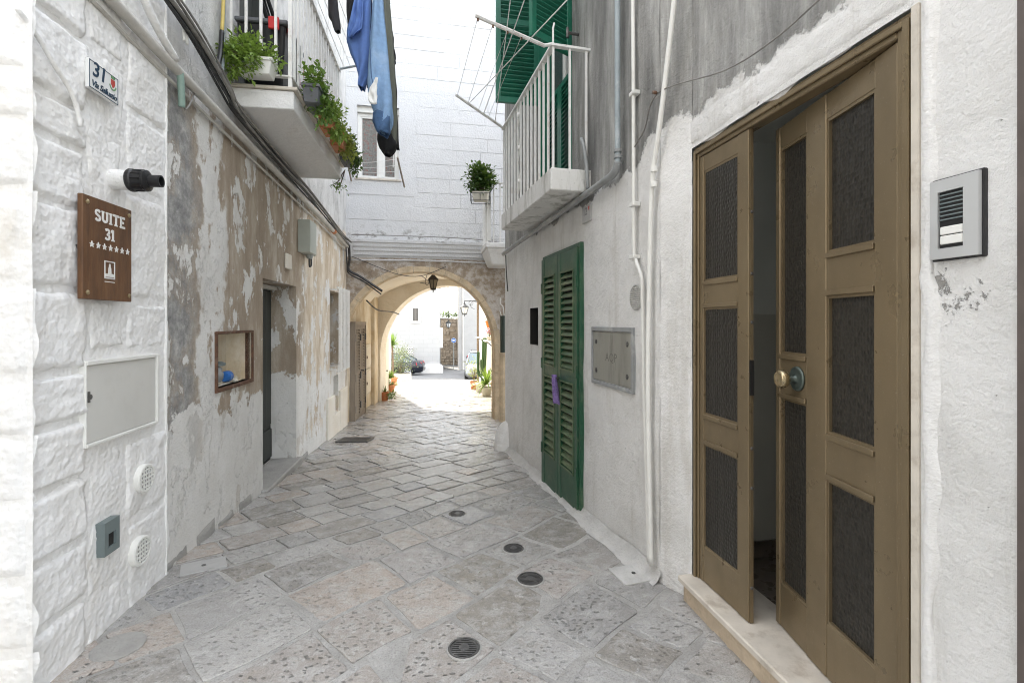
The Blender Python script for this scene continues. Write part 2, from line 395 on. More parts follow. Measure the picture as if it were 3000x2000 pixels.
M['blue_pipe'] = plain('blue grey painted pipe', (.30,.345,.365), .55, var=.2, scale=6, dirt=(.62,.63,.62), dirt_amt=.6, dscale=3.5)
M['rust'] = plain('rusted iron', (.12,.06,.035), .85, var=.5, scale=25, bump=.004, dirt=(.30,.24,.19), dirt_amt=.5, dscale=14)
M['iron'] = plain('cast iron', (.085,.083,.08), .45, var=.4, scale=30, metal=.3, dirt=(.27,.26,.25), dirt_amt=.6, dscale=18)
M['steel_dull'] = plain('weathered galvanised plate', (.30,.295,.26), .55, var=.2, scale=6, metal=.2, dirt=(.14,.135,.115), dirt_amt=.75, dscale=4.2, stretch=(1.5,1.5,.3))
M['alu'] = plain('brushed aluminium', (.52,.525,.52), .42, var=.05, scale=5, metal=.35)
M['brass'] = plain('worn brass', (.42,.34,.21), .3, metal=.9, var=.25, scale=50, dirt=(.08,.10,.08), dirt_amt=.4)
M['verdigris'] = plain('dull verdigris brass', (.10,.125,.11), .45, metal=.6, var=.3, scale=30)
M['old_wood'] = plain('weathered grey brown wood', (.27,.225,.18), .75, var=.28, scale=10, bump=.003, stretch=(1.5,1.5,.3), dirt=(.12,.095,.075), dirt_amt=.5)
M['cream_wood'] = plain('cream painted wood', (.62,.57,.47), .6, var=.1, scale=5)
M['black_wood'] = plain('nearly black old door', (.028,.031,.027), .6, var=.4, scale=8, stretch=(1.5,1.5,.4))
M['marble'] = plain('pinkish marble sill', (.56,.51,.44), .45, var=.15, scale=9, dirt=(.33,.27,.21), dirt_amt=.6, dscale=10)
M['travertine'] = plain('stained travertine', (.50,.40,.29), .7, var=.2, scale=12, bump=.004, dirt=(.16,.13,.10), dirt_amt=.65, dscale=9)
M['cement'] = plain('grey cement', (.36,.35,.33), .85, var=.2, scale=10, bump=.008, dirt=(.2,.19,.17), dirt_amt=.4)
M['fillet'] = plain('pale grey cement', (.52,.51,.49), .9, var=.16, scale=9, bump=.01, dirt=(.36,.34,.31), dirt_amt=.4)
def mossy():
    n = N('whitewashed slab with mossy drips'); st = n.noise(6, 9, .72, n.map((1.5,1.5,.22), loc=(1,3,2)))
    col = n.ramp(n.noise(3, 6, .6), [(.3, (.66,.65,.62)), (.7, (.77,.76,.74))])
    col = n.mix(n.op('MULTIPLY', n.mr(st, .47, .66), .62), col, (.20,.195,.15))
    col = n.mix(n.op('MULTIPLY', n.mr(n.noise(40, 6, .75), .60, .68), .45), col, (.14,.135,.11))
    return n.done(col, .9, n.bump(n.noise(40, 6, .65), .006))
M['mossy'] = mossy()
M['street_plaster'] = plain('grey beige plaster', (.50,.475,.44), .9, var=.1, scale=2)
M['post_brown'] = plain('dark brown post', (.095,.075,.066), .5, var=.15)
M['terracotta'] = plain('terracotta', (.50,.185,.075), .7, var=.15, scale=12, bump=.003, dirt=(.55,.38,.27), dirt_amt=.4)
M['orange'] = plain('orange plastic', (.72,.22,.03), .45, var=.08)
M['pot_pale'] = plain('pale concrete pot', (.62,.585,.50), .8, var=.12, bump=.004)
M['pot_grey'] = plain('dark grey plastic planter', (.105,.11,.12), .5, var=.12)
M['soil'] = plain('potting soil', (.05,.035,.025), .95, var=.4, bump=.01)
def leafm(name, c, c2):
    n = N(name); r = n.noise(17, 4, .6)
    col = n.ramp(r, [(.3, c), (.7, c2)])
    m = n.done(col, .42)
    n.b.inputs['Subsurface Weight'].default_value = 0.0
    tr = n.t.nodes.new('ShaderNodeBsdfTranslucent'); n.k(n.mix(.5, col, (.30,.42,.05)), tr.inputs['Color'])
    mx = n.t.nodes.new('ShaderNodeMixShader'); mx.inputs[0].default_value = .28
    o = n.t.nodes['Material Output']; n.k(n.b.outputs[0], mx.inputs[1]); n.k(tr.outputs[0], mx.inputs[2]); n.k(mx.outputs[0], o.inputs[0])
    return m
M['leaf_light'] = leafm('fresh light leaves', (.15,.26,.045), (.27,.38,.09))
M['leaf_mid'] = leafm('mid green leaves', (.07,.15,.03), (.15,.25,.055))
M['leaf_dark'] = leafm('dark glossy leaves', (.022,.065,.016), (.055,.12,.028))
M['leaf_olive'] = leafm('grey olive leaves', (.09,.11,.055), (.17,.19,.11))
M['leaf_yellow'] = leafm('yellowish leaves', (.22,.26,.05), (.34,.36,.10))
M['cactus'] = plain('cactus skin', (.055,.12,.04), .55, var=.25, scale=20)
M['bark'] = plain('brown bark', (.16,.115,.075), .9, var=.35, scale=20, bump=.01)
M['denim'] = plain('light denim', (.215,.35,.545), .9, var=.16, scale=22, bump=.0025, dirt=(.40,.53,.68), dirt_amt=.45, dscale=4)
M['denim_dark'] = plain('dark denim', (.06,.125,.245), .9, var=.2, scale=24, bump=.0025)
M['blue_cloth'] = plain('blue jersey', (.105,.195,.46), .92, var=.1, scale=30, bump=.002)
M['navy_cloth'] = plain('navy cloth', (.02,.028,.075), .92, var=.15)
M['black_cloth'] = plain('black cloth', (.010,.010,.011), .95, var=.2)
M['char_cloth'] = plain('charcoal cloth', (.028,.027,.03), .95, var=.25)
M['olive_cloth'] = plain('grey olive cloth', (.13,.135,.105), .95, var=.15, bump=.002)
M['white_cloth'] = plain('white cotton lining', (.78,.78,.76), .9, var=.04, bump=.002)
M['purple_cloth'] = plain('purple checked rag', (.22,.15,.36), .95, var=.5, scale=60)
M['glass'] = plain('dark window glass', (.05,.055,.06), .12, var=.1, spec=.6)
M['curtain'] = plain('patterned grey red curtain', (.20,.20,.185), .9, var=.4, scale=40, dirt=(.33,.07,.05), dirt_amt=.8, dscale=26)
M['red'] = plain('red plastic', (.50,.025,.025), .35, var=.1)
M['pink_bag'] = plain('pink translucent plastic bag', (.58,.30,.42), .3, var=.25, scale=9)
M['blue_valve'] = plain('blue enamel', (.03,.15,.45), .35, var=.2)
M['wood_sign'] = None
def wood_sign():
    n = N('stained brown wood board'); g = n.noise(7, 9, .7, n.map((4,4,.7))); 
    col = n.ramp(g, [(.3, (.075,.033,.014)), (.55, (.135,.062,.026)), (.75, (.19,.095,.043))])
    return n.done(col, .5, n.bump(g, .003))
M['wood_sign'] = wood_sign()
M['letter_white'] = plain('white painted lettering', (.74,.735,.71), .55, var=.08, scale=30)
M['tile_white'] = plain('glazed white tile', (.74,.745,.735), .22, var=.04)
M['tile_blue'] = plain('dark blue glaze', (.012,.04,.075), .3, var=.1)
M['tile_red'] = plain('red glaze', (.45,.05,.035), .3, var=.1)
M['tile_green'] = plain('green glaze', (.12,.27,.12), .3, var=.1)
M['tile_old'] = plain('faded grey tile', (.40,.395,.385), .5, var=.12, dirt=(.25,.24,.22), dirt_amt=.5, dscale=20)
M['tile_ink'] = plain('faded dark ink', (.09,.09,.10), .5, var=.2)
M['car_dark'] = plain('dark blue car paint', (.008,.011,.022), .18, var=.05, metal=.2, spec=.7)
M['car_silver'] = plain('pale silver car paint', (.24,.25,.26), .25, var=.04, metal=.5)
M['car_black'] = plain('black car paint', (.012,.012,.013), .2, var=.05, spec=.7)
M['car_glass'] = plain('car glass', (.06,.10,.12), .06, var=.05, spec=.8)
M['tyre'] = plain('tyre rubber', (.018,.018,.018), .8, var=.2)
M['rim'] = plain('alloy wheel', (.52,.53,.54), .3, metal=.6, var=.05)
M['lamp_iron'] = plain('grey black wrought iron', (.045,.048,.048), .5, var=.2)
M['lamp_glass'] = plain('clear lamp glass', (.62,.65,.66), .15, var=.05)
M['bronze_lamp'] = plain('dark bronze lantern', (.035,.03,.024), .5, var=.25)
M['amber_glass'] = plain('smoked lamp glass', (.33,.29,.22), .2, var=.2)
M['sign_blue'] = plain('blue traffic sign', (.01,.13,.48), .35, var=.05)
M['rubble'] = plain('brown grey rubble stone', (.29,.245,.195), .92, var=.45, scale=4, bump=.03)
M['rubble_bed'] = plain('earthy mortar', (.27,.22,.165), .95, var=.3, scale=3, bump=.02)
M['hall_wall'] = plain('grey green hall wall', (.62,.63,.59), .7, var=.06, scale=3)
M['hall_dado'] = plain('darker hall dado', (.46,.45,.40), .6, var=.06, scale=3)
M['hall_floor'] = plain('brown floor tile', (.13,.105,.085), .3, var=.12)
M['wicker'] = plain('orange wicker', (.52,.15,.045), .7, var=.35, scale=50, bump=.006)
# ------------------------------------------------------------------ planes of the walls
WL = Fr((-1.65, 0), (-3.15, 10), -1)              # left side of the alley
WR = Fr((1.559, 0), (-.981, 10), 1)               # right side
RD = Fr((1.4586, 0), (-.4014, 10), 1)             # wall round the bronze door
FA = Fr((-2.93, 8.55), (-.93, 8.962), -1)         # facade over the archway
CORN = V((-1.83, 1.845)); S_C = WL.sy(1.845)
LF = Fr(CORN, (CORN.x-1, CORN.y-.15), 1)          # face of the corner house towards the street
RA = Fr((-3.35, 12.35), (-.35, 12.35), -1)        # rear arch of the passage
def ngrid(pts, step):
    out = []
    for a_, b_ in zip(pts[:-1], pts[1:]):
        k = max(1, int(math.ceil((b_-a_)/step)))
        out += [a_+(b_-a_)*i/k for i in range(k)]
    return out+[pts[-1]]
def sheet(fr, s0, s1, z0, z1, holes=(), step=.08, amp=.008, sc_=2.5, o=0.0, seed=0.0, zfine=None):
    ss = sorted({s0, s1, *[h[0] for h in holes], *[h[1] for h in holes]}); zs = sorted({z0, z1, *[h[2] for h in holes], *[h[3] for h in holes]})
    ss = ngrid([x for x in ss if s0 <= x <= s1], step); zs = ngrid([x for x in zs if z0 <= x <= z1], step)
    if zfine:                                         # coarser above the part in view
        zs = [z for i, z in enumerate(zs) if z <= zfine or i % 6 == 0 or z == z1]
    mb = MB(); idx = {}
    def vid(i, j):
        if (i, j) not in idx:
            s, z = ss[i], zs[j]; dm = 1.0
            for h in holes:
                dx = max(h[0]-s, s-h[1], 0); dz = max(h[2]-z, z-h[3], 0)
                dm = min(dm, math.hypot(dx, dz)/.12)
            q = V((s*sc_, z*sc_, seed)); d = noise.noise(q)*.65+noise.noise(q*3.1)*.35
            idx[i, j] = len(mb.v); mb.v.append(fr.P(s, z, o+amp*d*dm))
        return idx[i, j]
    for i in range(len(ss)-1):
        for j in range(len(zs)-1):
            cs, cz = (ss[i]+ss[i+1])/2, (zs[j]+zs[j+1])/2
            if any(h[0] < cs < h[1] and h[2] < cz < h[3] for h in holes): continue
            mb.f.append((vid(i, j), vid(i+1, j), vid(i+1, j+1), vid(i, j+1)))
    return mb
def reveal(mb, fr, h, depth, back=True, o=0.0):
    s0, s1, z0, z1 = h; P = fr.P
    mb.quad(P(s0,z0,o), P(s0,z1,o), P(s0,z1,o-depth), P(s0,z0,o-depth)); mb.quad(P(s1,z0,o), P(s1,z0,o-depth), P(s1,z1,o-depth), P(s1,z1,o))
    mb.quad(P(s0,z1,o), P(s1,z1,o), P(s1,z1,o-depth), P(s0,z1,o-depth)); mb.quad(P(s0,z0,o), P(s0,z0,o-depth), P(s1,z0,o-depth), P(s1,z0,o))
    if back: mb.quad(P(s0,z0,o-depth), P(s0,z1,o-depth), P(s1,z1,o-depth), P(s1,z0,o-depth))
    return mb
# ------------------------------------------------------------------ ground, paving, road
def strip(x0, x1, ys, dz):
    mb = MB(); vs = []; 
    for y in ys: vs += [V((x0, y, G(y)+dz)), V((x1, y, G(y)+dz))]
    return mb.add(vs, [(2*i, 2*i+1, 2*i+3, 2*i+2) for i in range(len(ys)-1)])
struct(mk('ground', strip(-400, 400, [-300, 0, 2.9, 12, 32, 47, 600], -.02), M['earth'], org=V((0,0,0))))
pave = struct(mk('pavement', strip(-9, 5, [-12, 0, 2.9, 12, 25.3], .0), M['mortar'], org=V((0,0,0))))
struct(mk('road', strip(-60, 60, [25.3, 32, 47], .004), M['asphalt'], org=V((0,25.3,0))))
rg = random.Random(11)
def right_x(y):
    if y < 2.6: return 1.4586-.186*y
    if y < 6.5: return 1.559-.254*y
    if y < 12.8: return .15
    return -.25-.152*(y-12.8)
def left_x(y):
    if y < 1.845: return -3.2
    if y < 16.5: return -1.65-.15*y
    return -7.5
TH = rad(48); AX = V((math.cos(TH), math.sin(TH))); BX = V((-math.sin(TH), math.cos(TH)))
stones = []
q = -2.0
while q < 22:
    wd = rg.uniform(.27, .43) if q < 2.9 else (rg.uniform(.22, .35) if q < 8 else rg.uniform(.3, .42))
    p = -6+rg.random()
    while p < 22:
        ln = wd*(rg.uniform(.75, 1.45) if q < 2.9 else rg.uniform(.8, 1.8))
        c = AX*(p+ln/2)+BX*(q+wd/2)
        if 1.15 < c.y < 25.0 and left_x(c.y)-.12 < c.x < right_x(c.y)+.12 and c.y < 25.1-ln*.6:
            if rg.random() < .12 and ln > .42 and q < 9:      # a slab of two pieces across the course
                f = rg.uniform(.4, .6)
                stones.append((p, ln, q, wd*f)); stones.append((p, ln, q+wd*f, wd*(1-f)))
            else: stones.append((p, ln, q, wd))
        p += ln
    q += wd
def stone_mesh(p, ln, q, wd, simple=False):
    gp = rg.uniform(.005, .013) if q > 1.6 else rg.uniform(.008, .026)
    if q > 3.2: gp = rg.uniform(.004, .010)
    j = lambda: rg.uniform(-.5, .5)
    bow = .05 if q < 3.2 else .03
    cs = [(gp/2, gp/2), (ln-gp/2, gp/2), (ln-gp/2, wd-gp/2), (gp/2, wd-gp/2)]
    jt = .05*min(ln, wd) if q < 3.2 else .035*min(ln, wd)
    cs = [(a_+abs(j())*jt*2*(1 if a_ < ln/2 else -1), b_+abs(j())*jt*2*(1 if b_ < wd/2 else -1)) for a_, b_ in cs]
    out = []
    for i in range(4):
        a_, b_, c_ = V(cs[i-1]), V(cs[i]), V(cs[(i+1) % 4])
        if simple: out.append(b_); continue
        r = rg.uniform(.010, .03) if q < 3.2 else rg.uniform(.010, .03)
        d1 = (a_-b_).normalized()*r; d2 = (c_-b_).normalized()*r
        out += [b_+d1, b_+d1*.3+d2*.3, b_+d2]
        e_ = c_-b_
        nn = V((-e_.y, e_.x)).normalized()
        for t in (.36, .68): out.append(b_+e_*t+nn*abs(j())*bow*.35)
    cen = sum(out, V((0,0)))/len(out)
    tx, ty = rg.uniform(-.014, .014), rg.uniform(-.014, .014); h0 = rg.uniform(.002, .008) if q < 3.2 else rg.uniform(.006, .014)
    rings = []
    for k_, dz in (((1.0, -.02), (1.0, -.0035), (1-.006/max(.1, wd), -.001), (1-.022/max(.1, wd), 0.0)) if not simple else ((1.0, -.015), (.97, 0.0))):
        ring = []
        for pt in out:
            l = cen+(pt-cen)*k_; wq = AX*(p+l.x)+BX*(q+l.y); nq = V((wq.x*1.5, wq.y*1.5, 3.0)); wa_ = .085 if q < 3.2 else .05
            wq = wq+V((noise.noise(nq), noise.noise(nq+V((9, 4, 2)))))*wa_
            ring.append(V((wq.x, wq.y, G(wq.y)+h0+dz+(l.x-cen.x)*tx+(l.y-cen.y)*ty)))
        rings.append(ring)
    mb = MB(); n = len(out); vs = [v for r_ in rings for v in r_]
    fs = [(i*n+k, i*n+(k+1) % n, (i+1)*n+(k+1) % n, (i+1)*n+k) for i in range(len(rings)-1) for k in range(n)]
    fs.append(tuple(range((len(rings)-1)*n, len(rings)*n)))
    return mb.add(vs, fs)
def showing(t):
    p, ln, q_, wd = t; c = AX*(p+ln/2)+BX*(q_+wd/2)
    u = CX+c.x/c.y*F
    if u < -40 or u > 2392 or c.y < 1.7: return -1
    return ln*wd/c.y**3
stones.sort(key=showing, reverse=True)
for t in stones[:300]:
    mb = stone_mesh(*t); cc = sum(mb.v, V((0,0,0)))/len(mb.v)
    mk('paving_stone', mb, M['paving'], pave, org=cc)
rest = MB()
for t in stones[300:]:
    mb = stone_mesh(*t, simple=AX.y*(t[0]+t[1]/2)+BX.y*(t[2]+t[3]/2) > 9); rest.add(mb.v, mb.f)
tag(mk('paving_stones', rest, M['paving'], pave), None, None, kind='stuff')
# ------------------------------------------------------------------ white corner house on the left
ch = thing('corner_house', 'whitewashed rough stone corner house at the left edge of the alley', 'house', (-2.2, 2.3, 0))
S_E = 2.896
mk('wall', sheet(WL, S_C, S_E, -.4, 5.5, step=.06, amp=.016, sc_=4, o=.02, seed=3), M['limewash'], ch)
up = MB(); up.box(WL, S_C+.003, S_E-.003, 5.5, 12.0, -.2, .03); mk('upper_wall', up, M['limewash'], ch)
endw = MB(); endw.box(WL, S_E-.004, S_E+.004, -.4, 5.5, -.05, .032); mk('plaster_edge', endw, M['limewash'], ch)
mk('street_wall', sheet(LF, 0, 9, -.4, 5.5, step=.12, amp=.01, o=-.0, seed=8), M['limewash'], ch)
core = MB(); c3 = [WL.P(S_C+.3, 0, -.3), WL.P(S_E, 0, -.3), WL.P(S_E, 0, -4), LF.P(9, 0, -.3)]
core.prism(lambda a_, b_, c_: V((a_, b_, c_)), [(p.x, p.y) for p in c3], -.4, 12.0); mk('masonry', core, M['limewash'], ch)
roof = MB(); roof.prism(lambda a_, b_, c_: V((a_, b_, c_)), [(p.x, p.y) for p in [WL.P(S_C, 0, 0), WL.P(S_E, 0, 0), WL.P(S_E, 0, -4), LF.P(9, 0, 0)]], 12.0, 12.2); mk('roof', roof, M['cement'], ch)
upl = MB(); upl.box(LF, .02, 9, 5.5, 12.0, -.25, -.003); mk('upper_wall', upl, M['limewash'], ch)
def pad(fr, s0, s1, z0, z1, o, hgt, amp, seed, na=22, nb=22):
    L_, H_ = s1-s0, z1-z0; mb = MB()
    def fn(a_, b_):
        e_ = min(a_*L_, (1-a_)*L_, b_*H_, (1-b_)*H_)
        k = min(1, max(0, e_/.022*(1+.5*noise.noise(V(((s0+a_*L_)*13, (z0+b_*H_)*13, seed+5)))))); k = k*k*(3-2*k)
        s, z = s0+a_*L_, z0+b_*H_
        q_ = V((s*7, z*7, seed))
        js = noise.noise(q_+V((11,0,0)))*.03; jz = noise.noise(q_+V((0,17,0)))*.03
        ed = 1-k
        d = hgt*k+amp*k*(noise.noise(q_*1.1)*.8+noise.noise(q_*3.0)*.55+noise.noise(q_*6.5)*.45)
        return fr.P(s+js*ed+js*.3, z+jz*ed, o-.012+d)
    return mb.gridf(fn, na, nb)
cols = [(86, 184, [3.4, 3.05, 2.78, 2.45, 2.275, 2.005, 1.64, 1.285, 1.065, .80, .52, .245, -.08], .042),
        (188, 273, [3.3, 2.80, 2.42, 2.02, 1.62, 1.36, .90, .54, .215, -.08], .020),
        (277, 379, [3.0, 2.62, 2.2, 1.61, 1.35, .88, .45, -.05], .022)]
i_ = 0
for ua, ub, zl, hg in cols:
    sa, sb = WL.S(ua), WL.S(ub)
    if ua == 86: sa = S_C+.0
    for zt, zb in zip(zl[:-1], zl[1:]):
        i_ += 1
        js = rg.uniform(-.012, .012)
        if zt in (1.36, 1.35) and ua != 86: continue
        mk('stone', pad(WL, sa+(js if ua != 86 else 0)+.004, sb+js-.004, zb+.006, zt-.006, .02, hg*rg.uniform(.6, .95), .010, i_*3.7), M['limewash'], ch, smooth=True)
for zt, zb in zip(cols[0][2][:-1], cols[0][2][1:]):
    i_ += 1; mk('stone', pad(LF, .006, rg.uniform(.35, .6), zb+.006, zt-.006, .0, .022, .012, i_*2.9, 14, 10), M['limewash'], ch, smooth=True)
st = MB(); st.box(LF, .02, 1.2, -.02, .11, .05, .4); tag(mk('door_step', st, M['marble'], bevel=.01), 'pale stone step at the foot of the white corner house', 'step')
# ------------------------------------------------------------------ weathered house, left
wh = thing('weathered_house', 'two storey house with peeling brown and white plaster along the left side', 'house', (-2.6, 5.6, G(5.6)))
NI = (WL.S(496), WL.S(576), WL.hit(496, 893)[1], WL.hit(496, 768)[1])
DO = (WL.S(603), WL.S(680), -.06, 1.912)
GW = (WL.sy(7.28), WL.sy(8.02), .80, 1.98)
HO = (WL.sy(7.52), WL.sy(7.86), .08, .66)
BD = (WL.sy(3.98), WL.sy(4.86), 3.36, 5.55)
S_F = WL.sy(8.56)
mk('wall', sheet(WL, S_E, S_F, -1.0, 12.0, [NI, DO, GW, HO, BD], step=.07, amp=.013, sc_=1.8, seed=1, zfine=6.0), M['weathered'], wh)
for h, dp in ((NI, .20), (DO, .28), (GW, .2), (HO, .16), (BD, .25)): mk('opening_reveal', reveal(MB(), WL, h, dp, back=h not in (DO, BD), o=.002), M['passage' if h is NI else 'weathered'], wh)
core = MB(); core.prism(lambda a_, b_, c_: V((a_, b_, c_)), [(p.x, p.y) for p in [WL.P(S_E, 0, -.6), WL.P(WL.sy(16.5), 0, -.6), WL.P(WL.sy(16.5), 0, -3.2), WL.P(S_E, 0, -5)]], -3.0, 12.0)
mk('masonry', core, M['weathered'], wh)
roof = MB(); roof.prism(lambda a_, b_, c_: V((a_, b_, c_)), [(p.x, p.y) for p in [WL.P(S_E, 0, .12), WL.P(S_F, 0, .12), WL.P(S_F, 0, -4), WL.P(S_E, 0, -5)]], 12.0, 12.2); mk('roof', roof, M['cement'], wh)
# old dark door in the recess
dm = MB(); dm.box(WL, DO[0]+.002, DO[1]-.002, DO[2]+.02, DO[3]-.002, -.34, -.275); dr = mk('door', dm, M['black_wood'], wh)
for k in range(5):
    b = MB(); s_ = DO[0]+.03+k*(DO[1]-DO[0]-.06)/5; b.box(WL, s_+.006, s_+(DO[1]-DO[0]-.06)/5-.006, .35, 1.84, -.275, -.258); mk('plank', b, M['black_wood'], dr, bevel=.004)
b = MB(); b.box(WL, DO[0]+.03, DO[1]-.03, -.02, .30, -.275, -.252); mk('kick_board', b, M['black_wood'], dr, bevel=.004)
b = MB(); b.box(WL, DO[0]+.01, DO[1]-.01, DO[3]-.05, DO[3]-.01, -.272, -.20); mk('lintel_board', b, M['pale_pipe'], dr)
b = MB(); b.box(WL, DO[0]-.04, DO[1]+.05, -.35, -.055, -.27, .06); mk('doorstep', b, M['cement'], wh, bevel=.012)
# skirting stones along the foot
for k in range(9):
    s_ = S_E+.02+k*.36
    if DO[0]-.3 < s_ < DO[1]: continue
    y = WL.P(s_, 0).y
    b = pad(WL, s_, s_+rg.uniform(.28, .36), G(y)-.05, G(y)+rg.uniform(.04, .10), .0, .022, .012, k*1.7, 8, 5); mk('skirting_stone', b, M['cement'], wh, smooth=True)
# iron grille window
b = MB(); b.box(WL, GW[0], GW[1], GW[2], GW[3], -.24, -.19); gwo = mk('window', b, M['glass'], wh)
for k in range(8):
    s_ = GW[0]-.02+k*(GW[1]-GW[0]+.04)/7; b = MB(); b.box(WL, s_-.011, s_+.011, GW[2]-.05, GW[3]+.05, .13, .15); mk('grille_bar', b, M['white_metal'], gwo)
for z_ in (GW[2]-.05, (GW[2]+GW[3])/2, GW[3]+.03):
    b = MB(); b.box(WL, GW[0]-.05, GW[1]+.05, z_, z_+.024, .105, .128); mk('grille_rail', b, M['white_metal'], gwo)
for s_ in (GW[0]-.05, GW[1]+.03):
    for z_ in (GW[2]-.02, GW[3]): 
        b = MB(); b.box(WL, s_, s_+.02, z_, z_+.02, -.02, .105); mk('grille_anchor', b, M['white_metal'], gwo)
# plaster slabs (dado) at the foot, before the arch
for s0, s1 in ((WL.sy(7.03), WL.sy(7.5)), (WL.sy(7.9), WL.sy(8.5))):
    b = MB(); b.box(WL, s0, s1, -.9, .38, -.02, .035); mk('dado_slab', b, M['vault'], wh, bevel=.008)
b = MB(); b.box(WL, WL.sy(7.5)+.003, WL.sy(7.9)-.003, -.9, .06, -.02, .031); mk('dado_slab', b, M['vault'], wh, bevel=.008)
# balcony of the left house
B0, B1, BZ = WL.sy(3.77), WL.sy(5.66), 3.19
b = MB(); b.box(WL, B0, B1, BZ, BZ+.145, -.05, .485); bal = mk('balcony', b, M['plaster_clean'], wh, bevel=.006)
for k in range(4):
    s0 = B0-.02+k*(B1-B0+.04)/4; b = MB(); b.box(WL, s0+.001, s0+(B1-B0+.04)/4-.001, BZ+.147, BZ+.172, 0.01, .515); mk('marble_slab', b, M['marble'], bal, bevel=.004)
RT = 4.46
def bar(fr, s, o, z0, z1, w_=.0095): 
    return MB().box(fr, s-w_, s+w_, z0, z1, o-w_, o+w_)
no = .452
for k in range(5): mk('baluster', bar(WL, B0+.03, .012+k*.11, BZ+.27, RT), M['white_metal'], bal)
nb_ = 17
for k in range(1, nb_+1): mk('baluster', bar(WL, B0+.03+k*(B1-B0-.06)/nb_, no, BZ+.27, RT), M['white_metal'], bal)
b = MB(); b.box(WL, B0+.01, B0+.05, BZ+.262, BZ+.274, .0, no+.02).box(WL, B0+.052, B1-.01, BZ+.262, BZ+.274, no-.02, no+.02); mk('bottom_rail', b, M['white_metal'], bal)
b = MB(); b.box(WL, B0+.005, B0+.055, RT, RT+.03, .0, no+.025).box(WL, B0+.057, B1-.005, RT, RT+.03, no-.025, no+.025); mk('top_rail', b, M['white_metal'], bal)
for s_ in (B0+.03, B1-.03):
    mk('post', bar(WL, s_, no, BZ+.17, RT, .014), M['white_metal'], bal)
b = MB(); b.box(WL, BD[0], BD[1], BD[2], BD[3], -.30, -.2); bdo = mk('balcony_door', b, M['black_wood'], wh)
for s_ in (BD[0]+.0, BD[1]-.06): b = MB(); b.box(WL, s_, s_+.06, BD[2], BD[3], -.2, -.14); mk('door_frame', b, M['black_wood'], bdo)
# ------------------------------------------------------------------ arch house across the end
ah = thing('arch_house', 'tall white house bridging the end of the alley over a round archway', 'house', (-1.6, 9.0, G(9)))
ZA = 2.66
AC, AR, AS = FA.S(968), 1.365, 1.07        # centre, radius, springing of the front arch
ML = -.35; MR = 6.0
def arch_z(s, c, r, sp, rise=1.0):
    d = (s-c)/r
    return sp+r*rise*math.sqrt(max(0, 1-d*d)) if abs(d) < 1 else -9
def arch_front(fr, c, r, sp, s0, s1, ztop, zbot, thick, amp, seed, rise=1.0):
    xs = sorted({s0, s1, c-r, c+r, *[c-r*math.cos(math.pi*k/40) for k in range(41)], *ngrid([s0, c-r], .12), *ngrid([c+r, s1], .12)})
    mb = MB()
    cols_ = []
    for s in xs: cols_.append(s)
    for a_, b_ in zip(cols_[:-1], cols_[1:]):
        m_ = (a_+b_)/2
        if abs(m_-c) < r: za, zb = max(sp, arch_z(a_, c, r, sp, rise)), max(sp, arch_z(b_, c, r, sp, rise))
        else: za = zb = zbot
        k = 10
        prev = None
        for j in range(k+1):
            t = j/k
            row = []
            for s, zz in ((a_, za), (b_, zb)):
                z = zz+(ztop-zz)*t
                q_ = V((s*2.2, z*2.2, seed)); row.append(fr.P(s, z, amp*noise.noise(q_)*min(1, t*4)))
            if prev: mb.quad(prev[0], prev[1], row[1], row[0])
            prev = row
    # the soffit and jambs
    pts = [(c-r, zbot)]+[(c-r*math.cos(math.pi*k/40), sp+r*rise*math.sin(math.pi*k/40)) for k in range(41)]+[(c+r, zbot)]
    for (a_, za), (b_, zb) in zip(pts[:-1], pts[1:]):
        mb.quad(fr.P(a_, za, 0), fr.P(b_, zb, 0), fr.P(b_, zb, -thick), fr.P(a_, za, -thick))
    return mb
mk('arch_wall', arch_front(FA, AC, AR, AS, ML, MR, ZA, -1.2, .4, .02, 2), M['arch_plaster'], ah)
for k in range(15):                            # the stones edging the arch
    a0, a1 = math.pi*(k+.015)/15, math.pi*(k+.985)/15; mb = MB(); poly = []
    for t in range(5): an = a0+(a1-a0)*t/4; poly.append((AC-(AR-.012)*math.cos(an), AS+(AR-.012)*math.sin(an)))
    wdt = .075+.02*rg.random()
    for t in range(4, -1, -1): an = a0+(a1-a0)*t/4; poly.append((AC-(AR+wdt)*math.cos(an), AS+(AR+wdt)*math.sin(an)))
    mb.prism(FA.P, poly, -.38, .012+rg.random()*.008); mk('arch_stone', mb, M['tan_stone'], ah)
for s0, s1 in ((AC-AR-.09, AC-AR+.012), (AC+AR-.012, AC+AR+.13)):
    b = MB(); b.box(FA, s0, s1, -1.2, AS, -.38, .015); mk('arch_jamb', b, M['tan_stone'], ah, bevel=.01)
# cornice
cv = MB(); prof = [(-.05, 2.70), (.03, 2.70), (.033, 2.76), (.055, 2.775), (.058, 2.82), (.08, 2.85), (.085, 2.905), (.105, 2.92), (.105, 2.97), (-.05, 3.0)]
cv.prism(lambda a_, b_, c_: FA.P(c_, b_, a_), prof, .12, 2.75); mk('cornice', cv, M['facade_white'], ah)
